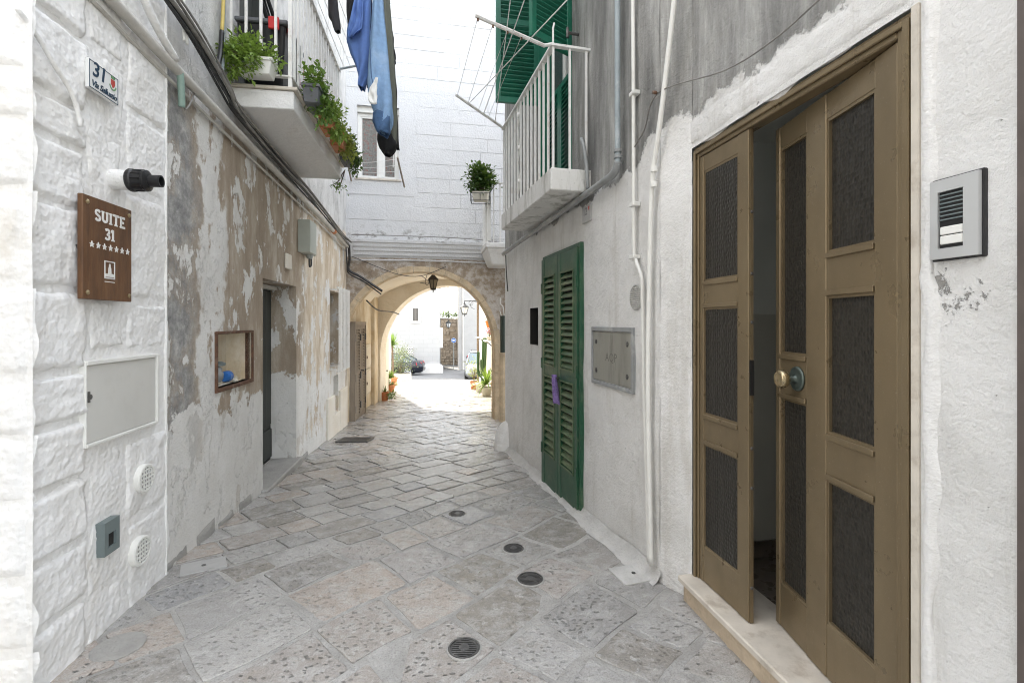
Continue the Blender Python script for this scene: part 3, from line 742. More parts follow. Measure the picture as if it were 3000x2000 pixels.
# window opening and facade sheet
WI = (FA.S(820), FA.S(916), 4.07, 5.36)
mk('facade', sheet(FA, ML, MR, ZA+.001, 15.0, [WI], step=.12, amp=.006, seed=5, zfine=8), M['facade_white'], ah)
rv = reveal(MB(), FA, WI, .16, back=False, o=.002); mk('window_reveal', rv, M['facade_white'], ah)
core = MB(); core.wbox(-9, 6.5, 9.95, 12.33, 2.9, 15.0); mk('masonry', core, M['facade_white'], ah)
b = MB(); b.prism(lambda a_, b_, c_: V((a_, b_, c_)), [(p.x, p.y) for p in [FA.P(ML-.3, 0, .06), FA.P(MR, 0, .06), V((6.5, 12.6)), V((-9, 12.6)), V((-9, 8.9))]], 15.0, 15.2); mk('roof', b, M['cement'], ah)
core = MB(); core.prism(lambda a_, b_, c_: V((a_, b_, c_)), [(p.x, p.y) for p in [FA.P(AC+AR+.14, 0, -.02), FA.P(MR, 0, -.02), V((6.5, 12.3)), V((.25, 12.3))]], -1.5, 2.9); mk('masonry', core, M['passage'], ah)
# whitewashed blocks of the facade
ub = MB(); c_ = .012; hx = MB().wbox(-.5, .5, -.5, .5, -.5, .5)
bmesh_block = bpy.data.meshes.new('facade_block'); hxv = [(-.5,-.02,-.5),(.5,-.02,-.5),(.5,-.02,.5),(-.5,-.02,.5),(-.488,.005,-.475),(.488,.005,-.475),(.488,.005,.475),(-.488,.005,.475)]
bmesh_block.from_pydata(hxv, [], [(0,1,5,4),(1,2,6,5),(2,3,7,6),(3,0,4,7),(4,5,6,7)]); bmesh_block.materials.append(M['facade_white'])
z = 3.06; row = 0
SUR = (FA.S(779), FA.S(951), 3.78, 5.55)
first = True
while z < 7.7:
    hgt = rg.choice((.25, .265, .28)); s = -.3+rg.uniform(-.4, 0)
    while s < 3.6:
        ln = rg.uniform(.36, .66); a0, a1 = s, s+ln; s += ln
        if a1 > SUR[0] and a0 < SUR[1] and z+hgt > SUR[2]-.03 and z < SUR[3]+.03:
            if a0 < SUR[0]-.12: a1 = SUR[0]
            elif a1 > SUR[1]+.12: a0 = SUR[1]
            else: continue
        o = bpy.data.objects.new('block', bmesh_block); COL.objects.link(o)
        wp = FA.P((a0+a1)/2, z+hgt/2, rg.uniform(-.003, .004)); o.parent = ah; o.location = wp-WLOC[ah.name]
        o.rotation_euler = (0, 0, FA.ang+math.pi); o.scale = (a1-a0-.006, 1, hgt-.006)
        WLOC[o.name] = wp
    z += hgt
b = MB(); b.box(FA, SUR[0], WI[0], SUR[2], SUR[3], -.02, .007).box(FA, WI[1], SUR[1], SUR[2], SUR[3], -.02, .007).box(FA, WI[0]+.001, WI[1]-.001, SUR[2], WI[2], -.02, .007).box(FA, WI[0]+.001, WI[1]-.001, WI[3], SUR[3], -.02, .007)
mk('window_surround', b, M['facade_white'], ah)
# the window
b = MB(); o0, o1 = -.15, -.10; fw = .055
s0, s1, z0, z1 = WI; b.box(FA, s0, s0+fw, z0, z1-.1, o0, o1).box(FA, s1-fw, s1, z0, z1-.1, o0, o1).box(FA, s0+fw, s1-fw, z1-.16, z1-.1, o0, o1).box(FA, s0+fw, s1-fw, z0, z0+.05, o0, o1)
smid = s0+(s1-s0)*.56; b.box(FA, smid-.05, smid+.05, z0+.05, z1-.16, o0, o1+.01); win = mk('window', b, M['white_plastic'], ah, bevel=.004)
b = MB(); b.box(FA, s0, s1, z1-.098, z1, -.15, -.05); mk('shutter_box', b, M['white_plastic'], win)
for a_, b__ in ((s0+fw, smid-.05), (smid+.05, s1-fw)):
    q_ = MB(); q_.box(FA, a_+.025, b__-.025, z0+.075, z1-.185, -.14, -.135); mk('pane', q_, M['curtain'], win)
    q_ = MB(); 
    for x0, x1, y0, y1 in ((a_, a_+.024, z0+.05, z1-.16), (b__-.024, b__, z0+.05, z1-.16), (a_+.024, b__-.024, z0+.05, z0+.074), (a_+.024, b__-.024, z1-.184, z1-.16)): q_.box(FA, x0, x1, y0, y1, -.14, -.108)
    mk('sash', q_, M['white_plastic'], win)
b = MB(); b.box(FA, s0-.04, s1+.05, z0-.035, z0-.001, -.1, .035); mk('sill', b, M['marble'], win, bevel=.004)
# passage under the house
S_R = WL.sy(13.0)
mk('passage_wall', sheet(WL, S_F+.02, S_R, -1.2, 2.75, [], step=.1, amp=.02, seed=9), M['passage'], ah)
vt = MB()
def vf(a_, b_):
    y = 8.75+(12.45-8.75)*b_; xl = -1.65-.15*y-.04; xr = .12
    x = xl+(xr-xl)*a_
    return V((x, y+.2*(x+2.93)*(1-b_), 1.95+.66*math.sin(math.pi*a_)**.6+.02*noise.noise(V((x*1.5, y*1.5, 1)))))
vt.gridf(vf, 24, 14); mk('vault', vt, M['vault'], ah, smooth=True)
# rear arch
RC, RR, RS = RA.S(1030), 1.74, .70
mk('rear_arch', arch_front(RA, RC, RR, RS, -1.5, 5.5, 2.91, -1.5, .55, .015, 6), M['vault'], ah)
b = MB(); b.wbox(-9, 6.5, 12.34, 12.9, 2.92, 14.99); mk('rear_wall', b, M['facade_white'], ah)
for k in range(2):
    pass
rp = MB(); rp.wbox(-.02, .30, 9.1, 12.34, -1.3, 2.88); mk('passage_wall', rp, M['passage'], ah)
pil = MB(); pil.box(WL, WL.sy(11.65), WL.sy(12.2), -1.2, 2.6, -.02, .09); mk('pilaster', pil, M['passage'], ah, bevel=.02)
# ------------------------------------------------------------------ right house
rh = thing('right_house', 'right hand house with white plaster below and bare grey render above', 'house', (1.2, 4.0, 0))
GD = (WR.sy(3.907), WR.sy(4.82))
SW = (WR.S(1236), WR.S(1218), WR.hit(1218, 790)[1], WR.hit(1218, 708)[1])
FD = (WR.sy(4.12), WR.sy(5.02), 2.68, 5.4)
S_W0, S_W1 = WR.sy(2.78), WR.sy(6.5)
mk('wall', sheet(WR, S_W0, S_W1, -1.0, 6.0, [SW, FD], step=.07, amp=.013, sc_=1.6, seed=12, ), M['right_wall'], rh)
rv = reveal(MB(), WR, SW, .12, o=.002); mk('vent_recess', rv, M['dark'], rh)
rv = reveal(MB(), WR, FD, .14, back=False, o=.002); mk('opening_reveal', rv, M['right_wall'], rh)
J0 = WR.P(S_W0, 0); J1 = RD.P(RD.sy(2.615), 0)
JB = Fr((J0.x, J0.y), (J1.x, J1.y), -1)
mk('wall_return', sheet(JB, 0, JB.L+.002, -.6, 6.0, step=.07, amp=.004, seed=14, zfine=5), M['right_wall'], rh)
endc = Fr((WR.P(S_W1, 0).x, WR.P(S_W1, 0).y), (WR.P(S_W1, 0).x+4, WR.P(S_W1, 0).y+.8), 1)
mk('end_wall', sheet(endc, 0, 4, -1.0, 6.0, step=.3, amp=.01, seed=2), M['right_wall'], rh)
DR = (RD.sy(1.4385), RD.sy(2.615), 0.0, 2.437)
mk('door_wall', sheet(RD, RD.sy(.2), RD.sy(2.615), -.5, 6.0, [DR], step=.07, amp=.014, sc_=2.2, seed=16, zfine=5), M['right_wall'], rh)
b = MB(); pts = [WR.P(S_W1-.05, 0, -.9), WR.P(RD.sy(2.75), 0, -.9), RD.P(RD.sy(2.62), 0, -1.3), RD.P(RD.sy(.2), 0, -1.3), V((6, .2)), V((6, 7.2))]
b.prism(lambda a_, b_, c_: V((a_, b_, c_)), [(p.x, p.y) for p in pts], 2.6, 6.0); mk('masonry', b, M['right_wall'], rh)
b = MB(); b.prism(lambda a_, b_, c_: V((a_, b_, c_)), [(p.x, p.y) for p in [WR.P(S_W1, 0, .02), WR.P(S_W0, 0, .02), RD.P(RD.sy(2.6), 0, .02), RD.P(RD.sy(.2), 0, .02), V((6, .2)), V((6, 7.2))]], 6.0, 6.2); mk('roof', b, M['cement'], rh)
b = MB(); b.prism(lambda a_, b_, c_: V((a_, b_, c_)), [(p.x, p.y) for p in [WR.P(S_W1-.05, 0, -.3), WR.P(S_W0+.4, 0, -.3), V((6, 3.3)), V((6, 7.2))]], -1.0, 2.58); mk('masonry', b, M['right_wall'], rh)
# sloping cement fillet at the foot of the wall
fl = MB(); n_ = 46
def ff(a_, b_):
    s = S_W0-.02+(S_W1-S_W0)*a_; y = WR.P(s, 0).y
    h = .07+.035*noise.noise(V((s*3, 0, 4))); w_ = .09+.05*noise.noise(V((s*2.3, 7, 1)))
    return WR.P(s, G(y)+.006+h*(1-b_)**2+.006*noise.noise(V((s*9, b_*4, 2))), .004+w_*b_)
fl.gridf(ff, 90, 6); mk('cement_fillet', fl, M['fillet'], rh, smooth=True)
fl = MB()
def ff2(a_, b_):
    s = RD.sy(.6)+(DR[0]-.03-RD.sy(.6))*a_
    return RD.P(s, .006+.07*(1-b_)**2+.008*noise.noise(V((s*9, b_*4, 2))), .004+(.08+.03*noise.noise(V((s*4, 7, 1))))*b_)
fl.gridf(ff2, 30, 6); mk('cement_fillet', fl, M['fillet'], rh, smooth=True)
# lintel band above the door, slightly proud and lumpy
b = pad(RD, DR[0]-.02, DR[1]+.03, 2.441, 2.60, .0, .016, .004, 4.4, 30, 6); mk('lintel', b, M['right_wall'], rh, smooth=True)
b = pad(RD, DR[0]-.085, DR[0]-.022, .02, 2.5, .0, .024, .002, 6.1, 8, 40); mk('door_jamb', b, M['plaster'], rh, smooth=True)
b = MB(); b.box(RD, DR[0]-.026, DR[0]-.001, .0, 2.436, -.05, .009); mk('door_jamb', b, M['marble'], rh, bevel=.003)
# ---- bronze double door
SILL = .137
b = MB(); b.box(RD, DR[0]-.03, DR[1]+.01, -.02, SILL-.036, -.25, .045); sill = mk('door_sill', b, M['travertine'], rh, bevel=.006)
b = MB(); b.box(RD, DR[0]-.03, DR[1]+.015, SILL-.034, SILL, -.25, .075); mk('sill_cap', b, M['marble'], sill, bevel=.006)
fo0, fo1 = -.075, -.012
fr_ = MB(); fw = .058
fr_.box(RD, DR[0], DR[0]+fw, SILL, DR[3]-.002, fo0, fo1).box(RD, DR[1]-fw*.75, DR[1], SILL, DR[3]-.002, fo0, fo1).box(RD, DR[0]+fw, DR[1]-fw*.75, DR[3]-.06, DR[3]-.002, fo0, fo1)
frame = mk('door_frame', fr_, M['bronze'], rh, bevel=.004)
fr_ = MB(); fr_.box(RD, DR[0]+.012, DR[0]+.034, SILL, DR[3]-.02, fo1, fo1+.012).box(RD, DR[1]-.03, DR[1]-.010, SILL, DR[3]-.02, fo1, fo1+.012).box(RD, DR[0]+.034, DR[1]-.03, DR[3]-.040, DR[3]-.02, fo1, fo1+.012)
mk('frame_bead', fr_, M['bronze'], frame, bevel=.003)
def leaf(fr, s0, s1, z0, z1, o0, o1, stiles, rails_by_col, name='door'):
    """leaf of a glazed metal door: stiles = solid (s0,s1) strips, rails_by_col = list of solid z bands for each gap between stiles"""
    om = (o0+o1)/2; b = MB()
    for a_, c_ in stiles: b.box(fr, a_, c_, z0, z1, o0, o1)
    gaps = [(stiles[i][1], stiles[i+1][0]) for i in range(len(stiles)-1)]
    lf = None; panes = []; pans = []
    for (a_, c_), rails in zip(gaps, rails_by_col):
        for za, zb in rails:
            b.box(fr, a_, c_, za, zb, o0+.004, o1-.003)
        for (za, zb), (zc, zd) in zip(rails[:-1], rails[1:]): panes.append((a_, c_, zb, zc))
        for za, zb in rails[1:-1]: pans.append((a_, c_, za, zb))
    lf = mk(name, b, M['bronze'], rh, bevel=.003)
    for a_, c_, za, zb in panes:
        q_ = MB(); q_.box(fr, a_-.001, c_+.001, za-.001, zb+.001, om-.004, om+.004); mk('glass_pane', q_, M['hammered'], lf)
        q_ = MB(); t = .010
        for x0, x1, y0, y1 in ((a_, a_+t, za, zb), (c_-t, c_, za, zb), (a_+t, c_-t, za, za+t), (a_+t, c_-t, zb-t, zb)): q_.box(fr, x0, x1, y0, y1, om+.004, o1-.006)
        mk('glazing_bead', q_, M['bronze'], lf)
    for a_, c_, za, zb in pans:
        t = .022
        q_ = MB(); q_.box(fr, a_+.002, c_-.002, zb-t, zb-.001, o1-.003, o1+.006); mk('rail_bead', q_, M['bronze'], lf, bevel=.002)
        q_ = MB(); q_.box(fr, a_+.002, c_-.002, za+.001, za+t, o1-.003, o1+.006); mk('rail_bead', q_, M['bronze'], lf, bevel=.002)
    return lf
ZT = DR[3]-.062; ZB = SILL+.004
sl0, sl1 = RD.sy(2.185), DR[1]-fw*.75-.002
rb = [(ZB, .325), (.865, 1.02), (1.575, 1.715), (ZT-.085, ZT)]
lf1 = leaf(RD, sl0, sl1, ZB, ZT, -.042, -.018, [(sl0, sl0+.075), (sl1-.035, sl1)], [rb])
b = MB(); b.box(RD, sl0-.006, sl0-.001, ZB, ZT, -.040, -.024); mk('lock_strip', b, M['bronze'], lf1)
b = MB(); b.box(RD, sl0-.010, sl0-.0065, 1.17, 1.33, -.041, -.020); mk('latch_plate', b, M['black'], lf1)
for z_ in (.3, .75, .93, 1.5, 1.72, 2.0): b = MB(); b.lathe(RD.P(sl0-.0065, z_, -.032), RD.d*-1 if False else RD.P(0,0)-RD.P(1,0), [(.008, 0), (.006, .004)], 8); mk('screw', b, M['iron'], lf1)
hx_, hy_ = RD.P(DR[0]+fw+.004, 0, -.045).xy; fx, fy = 1.225, 2.205
OL = Fr((hx_, hy_), (fx, fy), 1); LL = OL.L
rbB = [(ZB, .35), (.90, 1.075), (1.60, 1.765), (ZT-.10, ZT)]
rbA = [(ZB, .335), (1.165, 1.36), (ZT-.10, ZT)]
uu = lambda u: OL.S(u)
st_ = [(0, uu(2024)), (uu(1910), uu(1864)), (LL-.034, LL)]
lf2 = leaf(OL, 0, LL, ZB, ZT, -.022, .022, st_, [rbB, rbA])
b = MB(); sk_ = (st_[1][1]+st_[2][0])/2-.005; zk = 1.262
b.lathe(OL.P(sk_-.03, zk, .02), OL.n.to_3d(), [(.052, 0), (.052, .006), (.044, .010), (.04, .008), (.018, .010), (.014, .012), (.011, .03), (.011, .045)], 24); mk('knob_plate', b, M['verdigris'], lf2, smooth=True)
b = MB(); b.lathe(OL.P(sk_-.03, zk, .06), OL.n.to_3d(), [(.012, 0), (.030, .006), (.038, .018), (.040, .030), (.036, .040), (.028, .046), (.024, .043), (.012, .046), (.002, .047)], 24); mk('knob', b, M['brass'], lf2, smooth=True)
# hall behind the door
hb = MB(); hw = 1.15; P = RD.P; s0, s1 = DR[0]-.3, DR[1]+.12
hb.quad(P(s1, 1.55, -.09), P(s1, 2.55, -.09), P(s1, 2.55, -hw), P(s1, 1.55, -hw)); hb.quad(P(s0, 0, -.09), P(s0, 2.55, -.09), P(s0, 2.55, -hw), P(s0, 0, -hw))
hb.quad(P(s0, .1, -hw), P(s0, 2.55, -hw), P(s1, 2.55, -hw), P(s1, .1, -hw)); hb.quad(P(s0, 2.55, -.08), P(s1, 2.55, -.08), P(s1, 2.55, -hw), P(s0, 2.55, -hw)); mk('hall_wall', hb, M['hall_wall'], rh)
hb = MB(); hb.quad(P(s1, .1, -.09), P(s1, 1.549, -.09), P(s1, 1.549, -hw), P(s1, .1, -hw)); mk('hall_dado', hb, M['hall_dado'], rh)
hb = MB(); hb.box(RD, s0, s1, 0, SILL-.008, -hw, -.252); hf = mk('hall_floor', hb, M['hall_floor'], rh)
hb = MB(); hb.box(RD, s1-.015, s1-.002, SILL-.006, SILL+.09, -hw+.01, -.26); mk('hall_skirting', hb, M['hall_floor'], rh)
# ---- green louvred door
s0, s1 = GD; zb0, zb1 = -.012, -.085; ZTG = 2.115
def gz(s): return zb0+(zb1-zb0)*(s-s0)/(s1-s0)
fb = MB(); P = WR.P
fb.box(WR, s0-.035, s0, -.01, ZTG+.03, -.02, .032).box(WR, s1, s1+.02, -.1, ZTG+.02, -.02, .026).box(WR, s0, s1, ZTG, ZTG+.03, -.02, .03); mk('green_door_frame', fb, M['green'], rh, bevel=.004)
smid = (s0+s1)/2
for li, (a_, c_) in enumerate(((s0+.003, smid-.002), (smid+.002, s1-.003))):
    b = MB(); zb = gz((a_+c_)/2); stw = .085
    oo0, oo1 = .004, .044
    b.hexa([P(a_, gz(a_), oo0), P(a_+stw, gz(a_), oo0), P(a_+stw, gz(a_), oo1), P(a_, gz(a_), oo1), P(a_, ZTG-.003, oo0), P(a_+stw, ZTG-.003, oo0), P(a_+stw, ZTG-.003, oo1), P(a_, ZTG-.003, oo1)])
    b.hexa([P(c_-stw, gz(c_), oo0), P(c_, gz(c_), oo0), P(c_, gz(c_), oo1), P(c_-stw, gz(c_), oo1), P(c_-stw, ZTG-.003, oo0), P(c_, ZTG-.003, oo0), P(c_, ZTG-.003, oo1), P(c_-stw, ZTG-.003, oo1)])
    for z0_, z1_ in ((zb, .25), (.98, 1.10), (1.93, ZTG-.003)): b.box(WR, a_+stw, c_-stw, z0_, z1_, oo0, oo1-.003)
    gl = mk('green_door', b, M['green'], rh, bevel=.003)
    b = MB(); b.box(WR, a_+stw, c_-stw, .2, 1.95, .002, .006); mk('backing', b, M['dark'], gl)
    for z0_, z1_, k in ((.25, .98, 11), (1.10, 1.93, 15)):
        for i in range(k):
            zc = z0_+(i+.5)*(z1_-z0_)/k; q_ = MB()
            q_.hexa([P(a_+stw, zc+.012, .010), P(c_-stw, zc+.012, .010), P(c_-stw, zc-.024, .040), P(a_+stw, zc-.024, .040), P(a_+stw, zc+.022, .012), P(c_-stw, zc+.022, .012), P(c_-stw, zc-.014, .043), P(a_+stw, zc-.014, .043)])
            mk('slat', q_, M['green_dusty'], gl)
        q_ = MB(); t = .014
        for x0, x1, y0, y1 in ((a_+stw-t, a_+stw, z0_-t, z1_+t), (c_-stw, c_-stw+t, z0_-t, z1_+t), (a_+stw, c_-stw, z0_-t, z0_), (a_+stw, c_-stw, z1_, z1_+t)): q_.box(WR, x0, x1, y0, y1, oo1-.002, oo1+.006)
        mk('moulding', q_, M['green_dusty'], gl)
    hs = a_ if li == 0 else c_-.03
    for z_ in (.22, 1.05, 1.78): q_ = MB(); q_.box(WR, hs+.004, hs+.028, z_, z_+.10, oo1, oo1+.008); mk('hinge', q_, M['green'], gl)
    q_ = MB(); q_.tube([P(smid+(.03 if li else -.03), 1.0, oo1), P(smid+(.03 if li else -.03), 1.0, oo1+.03), P(smid, .99, oo1+.035)], .007, 6); mk('door_ring', q_, M['iron'], gl)
rg2 = random.Random(5)
def ragf(a_, b_):
    s = smid-.02+(.05+.10*b_)*(a_-.5)*1.2; z = 1.03-.25*b_
    return WR.P(s-.03*b_+.006*math.sin(b_*9), z, .075+.02*math.sin(a_*9+b_*3))
tag(mk('cloth_rag', MB().gridf(ragf, 10, 10), M['purple_cloth'], smooth=True, solid=.004), 'small purple rag tied to the middle of the green louvred door', 'rag')
# ---- balcony of the right house
B0r, B1r, BZr = WR.sy(3.74), WR.sy(5.36), 2.505
b = MB(); b.box(WR, B0r, B1r, BZr, BZr+.17, -.05, .325); balr = mk('balcony', b, M['mossy'], rh, bevel=.008)
RTr = 3.60; nor = .30
nb_ = 14
for k in range(nb_+1): mk('baluster', bar(WR, B0r+.02+k*(B1r-B0r-.04)/nb_, nor, BZr+.17, RTr, .008), M['white_metal'], balr)
for o_ in (.03, .165): mk('baluster', bar(WR, B0r+.02, o_, BZr+.17, RTr, .008), M['white_metal'], balr)
b = MB(); b.box(WR, B0r, B1r, RTr, RTr+.018, nor-.022, nor+.022).box(WR, B0r+.002, B0r+.042, RTr+.001, RTr+.019, -.02, nor-.0225); mk('top_rail', b, M['white_metal'], balr)
b = MB(); ctr = B0r+.60*(B1r-B0r)
for k in range(3):
    zc = 2.85+k*.32
    for sg in (-1, 1): b.tube([WR.P(ctr+sg*.05*math.cos(t*.55), zc+.11*math.sin(t*.55-1.2)*(1 if sg > 0 else -1), nor) for t in range(9)], .006, 6)
    b.lathe(WR.P(ctr, zc, nor-.02), WR.n.to_3d(), [(.022, 0), (.026, .02), (.02, .04)], 10)
mk('scroll_ornament', b, M['white_metal'], balr)
# shutters of the right balcony door
def louvre(name, fr, s0, s1, z0, z1, o0, o1, m, step=.042, stw=.05, mid=True, parent=None, flip=1):
    b = MB(); b.box(fr, s0, s0+stw, z0, z1, o0, o1).box(fr, s1-stw, s1, z0, z1, o0, o1).box(fr, s0+stw, s1-stw, z0, z0+stw*1.2, o0, o1).box(fr, s0+stw, s1-stw, z1-stw, z1, o0, o1)
    rails = [(z0+stw*1.2, z1-stw)]
    if mid:
        zm = (z0+z1)/2; b.box(fr, s0+stw, s1-stw, zm-.03, zm+.03, o0, o1); rails = [(z0+stw*1.2, zm-.03), (zm+.03, z1-stw)]
    lf = mk(name, b, m, parent, bevel=.002)
    for za, zb in rails:
        k = max(1, int((zb-za)/step))
        for i in range(k):
            zc = za+(i+.5)*(zb-za)/k; q_ = MB(); w_ = (o1-o0)*.42; om = (o0+o1)/2; tl = step*.38*flip
            q_.hexa([fr.P(s0+stw, zc+tl-.005, om-w_), fr.P(s1-stw, zc+tl-.005, om-w_), fr.P(s1-stw, zc-tl-.005, om+w_), fr.P(s0+stw, zc-tl-.005, om+w_), fr.P(s0+stw, zc+tl+.004, om-w_), fr.P(s1-stw, zc+tl+.004, om-w_), fr.P(s1-stw, zc-tl+.004, om+w_), fr.P(s0+stw, zc-tl+.004, om+w_)])
            mk('slat', q_, m, lf)
    return lf
hp = WR.P(FD[1], 0, .01); SH1 = Fr((hp.x, hp.y), (-.165, 4.93), 1)
louvre('shutter', SH1, 0, SH1.L, 3.745, 5.4, -.02, .02, M['shutter_green'], parent=rh, flip=-1, step=.046)
hp = WR.P(FD[0], 0, .02); SH2 = Fr((hp.x, hp.y), (.145, 3.82), -1)
louvre('shutter', SH2, 0, SH2.L, 3.765, 5.4, -.02, .02, M['shutter_green'], parent=rh)
fmid = (FD[0]+FD[1])/2
for a_, c_ in ((FD[0]+.03, fmid-.003), (fmid+.003, FD[1]-.03)):
    louvre('shutter', WR, a_, c_, FD[2]+.01, 3.745, -.085, -.05, M['shutter_green'], mid=False, parent=rh)
b = MB(); b.box(WR, FD[0], FD[0]+.03, FD[2], FD[3], -.13, .012).box(WR, FD[1]-.03, FD[1], FD[2], FD[3], -.13, .012); mk('balcony_door_frame', b, M['shutter_green'], rh)
b = MB(); b.box(WR, FD[0]+.03, FD[1]-.03, 3.75, FD[3], -.14, -.125); mk('balcony_door_glass', b, M['glass'], rh)
b = MB(); b.box(WR, FD[0]+.03, FD[1]-.03, FD[2], 3.74, -.14, -.125); mk('balcony_door_board', b, M['shutter_green'], rh)
b = MB(); b.box(WR, fmid-.04, fmid+.04, 3.751, FD[3], -.122, -.10); mk('balcony_door_stile', b, M['white_plastic'], rh)
b = MB(); s_ = WR.S(1330); b.tube([WR.P(s_, 3.86, 0), WR.P(s_, 3.86, .10)], .012, 6).tube([WR.P(s_, 3.82, .10), WR.P(s_, 3.90, .10)], .014, 6); mk('shutter_stay', b, M['iron'], rh)
# ------------------------------------------------------------------ small balcony at the right end of the facade
sb = thing('small_balcony', 'little white balcony beside the facade at the far right corner', 'balcony', at(1140, 590, 8.3))
SBF = Fr(at(1116, 0, 8.25).xy, at(1190, 0, 8.35).xy, -1)
b = MB(); LLs = SBF.L; b.box(SBF, 0, LLs, 2.78, 2.87, -.75, 0); mk('slab', b, M['plaster_clean'], sb, bevel=.01)
b = MB(); P = SBF.P
b.hexa([P(.12, 2.50, -.7), P(LLs, 2.50, -.7), P(LLs, 2.50, -.15), P(.12, 2.50, -.12), P(.01, 2.779, -.74), P(LLs, 2.779, -.74), P(LLs, 2.779, -.01), P(.01, 2.779, -.01)]); mk('corbel', b, M['plaster_clean'], sb, bevel=.02)
for k in range(6): mk('baluster', bar(SBF, .03+k*.11, -.03, 2.87, 3.88, .009), M['white_metal'], sb)
for k in range(1, 6): mk('baluster', bar(SBF, .03, -.03-k*.125, 2.87, 3.88, .009), M['white_metal'], sb)
b = MB(); b.box(SBF, .0, LLs, 3.88, 3.90, -.055, -.005).box(SBF, .0, .055, 3.881, 3.901, -.72, -.056); mk('top_rail', b, M['white_metal'], sb)
b = MB(); b.box(SBF, -.002, .09, 2.9, 3.87, -.052, -.044); mk('side_panel', b, M['white_plastic'], sb)
# ------------------------------------------------------------------ added house behind the camera, unseen, balancing light on the near walls
oh = thing('added_house', 'added unseen pale plastered house across the street, balancing light on the near walls', 'house', (0, -3.6, 0))
b = MB(); b.wbox(-16, 1.5, -9, -3.4, -.3, 8.6); mk('wall', b, M['street_plaster'], oh)
b = MB(); b.wbox(-16.2, 1.7, -9.2, -3.2, 8.6, 8.9); mk('roof', b, M['cement'], oh)
for x_ in (-7.5, -4.5, -1.2):
    b = MB(); b.wbox(x_-.5, x_+.5, -3.42, -3.36, 4.2, 5.8); wq_ = mk('window', b, M['shutter_green'], oh)
# ------------------------------------------------------------------ buildings round the little square
cw = thing('courtyard_house_right', 'sunlit white house beyond the arch with pots along its foot', 'house', (.5, 16, G(16)))
CWF = Fr((-.25, 12.92), (-1.49, 21.1), 1)
mk('wall', sheet(CWF, 0, CWF.L, -3, 6.5, step=.25, amp=.015, seed=20), M['vault'], cw)
b = MB(); b.prism(lambda a_, b_, c_: V((a_, b_, c_)), [(p.x, p.y) for p in [CWF.P(0.02, 0, -.05), CWF.P(CWF.L, 0, -.02), V((5, 22)), V((5, 12.95))]], -3, 6.5); mk('masonry', b, M['vault'], cw)
b = MB(); b.tube([CWF.P(CWF.L-.6, -1.3, .05), CWF.P(CWF.L-.6, 6.4, .05)], .045, 10); mk('downpipe', b, M['bark'], cw)
clh = thing('courtyard_house_left', 'cream white house wall beyond the arch on the left', 'house', (-4.2, 14.8, G(14.8)))
mk('wall', sheet(WL, WL.sy(13.0)+.001, WL.sy(16.5), -2.5, 12.0, step=.2, amp=.015, seed=22), M['vault'], clh)
ec = WL.P(WL.sy(16.5), 0); CE = Fr((ec.x, ec.y), (ec.x-4, ec.y-.6), -1)
mk('end_wall', sheet(CE, 0, 4, -2.5, 12.0, step=.4, amp=.01, seed=23), M['vault'], clh)
b = MB(); b.box(WL, WL.sy(14.7), WL.sy(15.5), -1.0, 1.0, .0, .02); dl = mk('door', b, M['cream_wood'], clh, bevel=.005)
b = MB(); b.tube([WL.P(WL.sy(14.8), .02, .02), WL.P(WL.sy(14.8), .02, .07)], .02, 6); mk('handle', b, M['iron'], dl)
def far_house(name, label, p0, p1, depth_dir, z0, z1, m):
    fr = Fr(p0, p1, -1); d = V(depth_dir)
    t = thing(name, label, 'house', (p0[0]/2+p1[0]/2, p0[1], z0+.6))
    b = MB(); b.prism(lambda a_, b_, c_: V((a_, b_, c_)), [tuple(p0), tuple(p1), (p1[0]+d.x, p1[1]+d.y), (p0[0]+d.x, p0[1]+d.y)], z0, z1); mk('wall', b, m, t)
    b = MB(); b.prism(lambda a_, b_, c_: V((a_, b_, c_)), [(p0[0]-.1, p0[1]-.15), (p1[0]+.1, p1[1]-.15), (p1[0]+d.x+.1, p1[1]+d.y), (p0[0]+d.x-.1, p0[1]+d.y)], z1, z1+.2); mk('roof', b, M['cement'], t)
    return t, fr
def block_white():
    n = N('whitewashed ashlar far off'); br = n.t.nodes.new('ShaderNodeTexBrick')
    n.k(n.map((1, 1, 1), rot=(rad(90), 0, 0)), br.inputs['Vector']); br.inputs['Scale'].default_value = 1.0
    br.inputs['Brick Width'].default_value = .62; br.inputs['Row Height'].default_value = .3; br.inputs['Mortar Size'].default_value = .006
    br.inputs['Color1'].default_value = (.44,.44,.437,1); br.inputs['Color2'].default_value = (.41,.41,.407,1); br.inputs['Mortar'].default_value = (.33,.33,.327,1)
    return n.done(br.outputs[0], .9, n.bump(n.noise(9, 6, .6), .01))
M['ashlar_far'] = block_white(); M['far_grey'] = plaster_white('pale grey render', (.38,.38,.38), (.43,.43,.427), .85)
h1, H1 = far_house('block_house', 'plain white block house with two small windows behind the dark sedan', (-17, 32.2), (-5.1, 34.0), (-1.4, 10), -3.2, 7.6, M['ashlar_far'])
def h1s(u): return H1.S(u)
wa, wb = h1s(948), h1s(961); zt, zb = H1.hit(954, 707)[1], H1.hit(954, 737)[1]
b = MB(); b.box(H1, wa-.16, wb+.16, zb-.2, zt+.16, -.05, .06); wf = mk('window', b, M['plaster_clean'], h1, bevel=.02)
b = MB(); b.box(H1, wa, wb, zb, zt, .03, .065); mk('pane', b, M['curtain'], wf)
for k in range(4): b = MB(); s_ = wa+(k+.5)*(wb-wa)/4; b.box(H1, s_-.015, s_+.015, zb, zt, .07, .09); mk('bar', b, M['lamp_iron'], wf)
wa, wb = h1s(934), h1s(949); zt, zb = H1.hit(942, 798)[1], H1.hit(942, 815)[1]
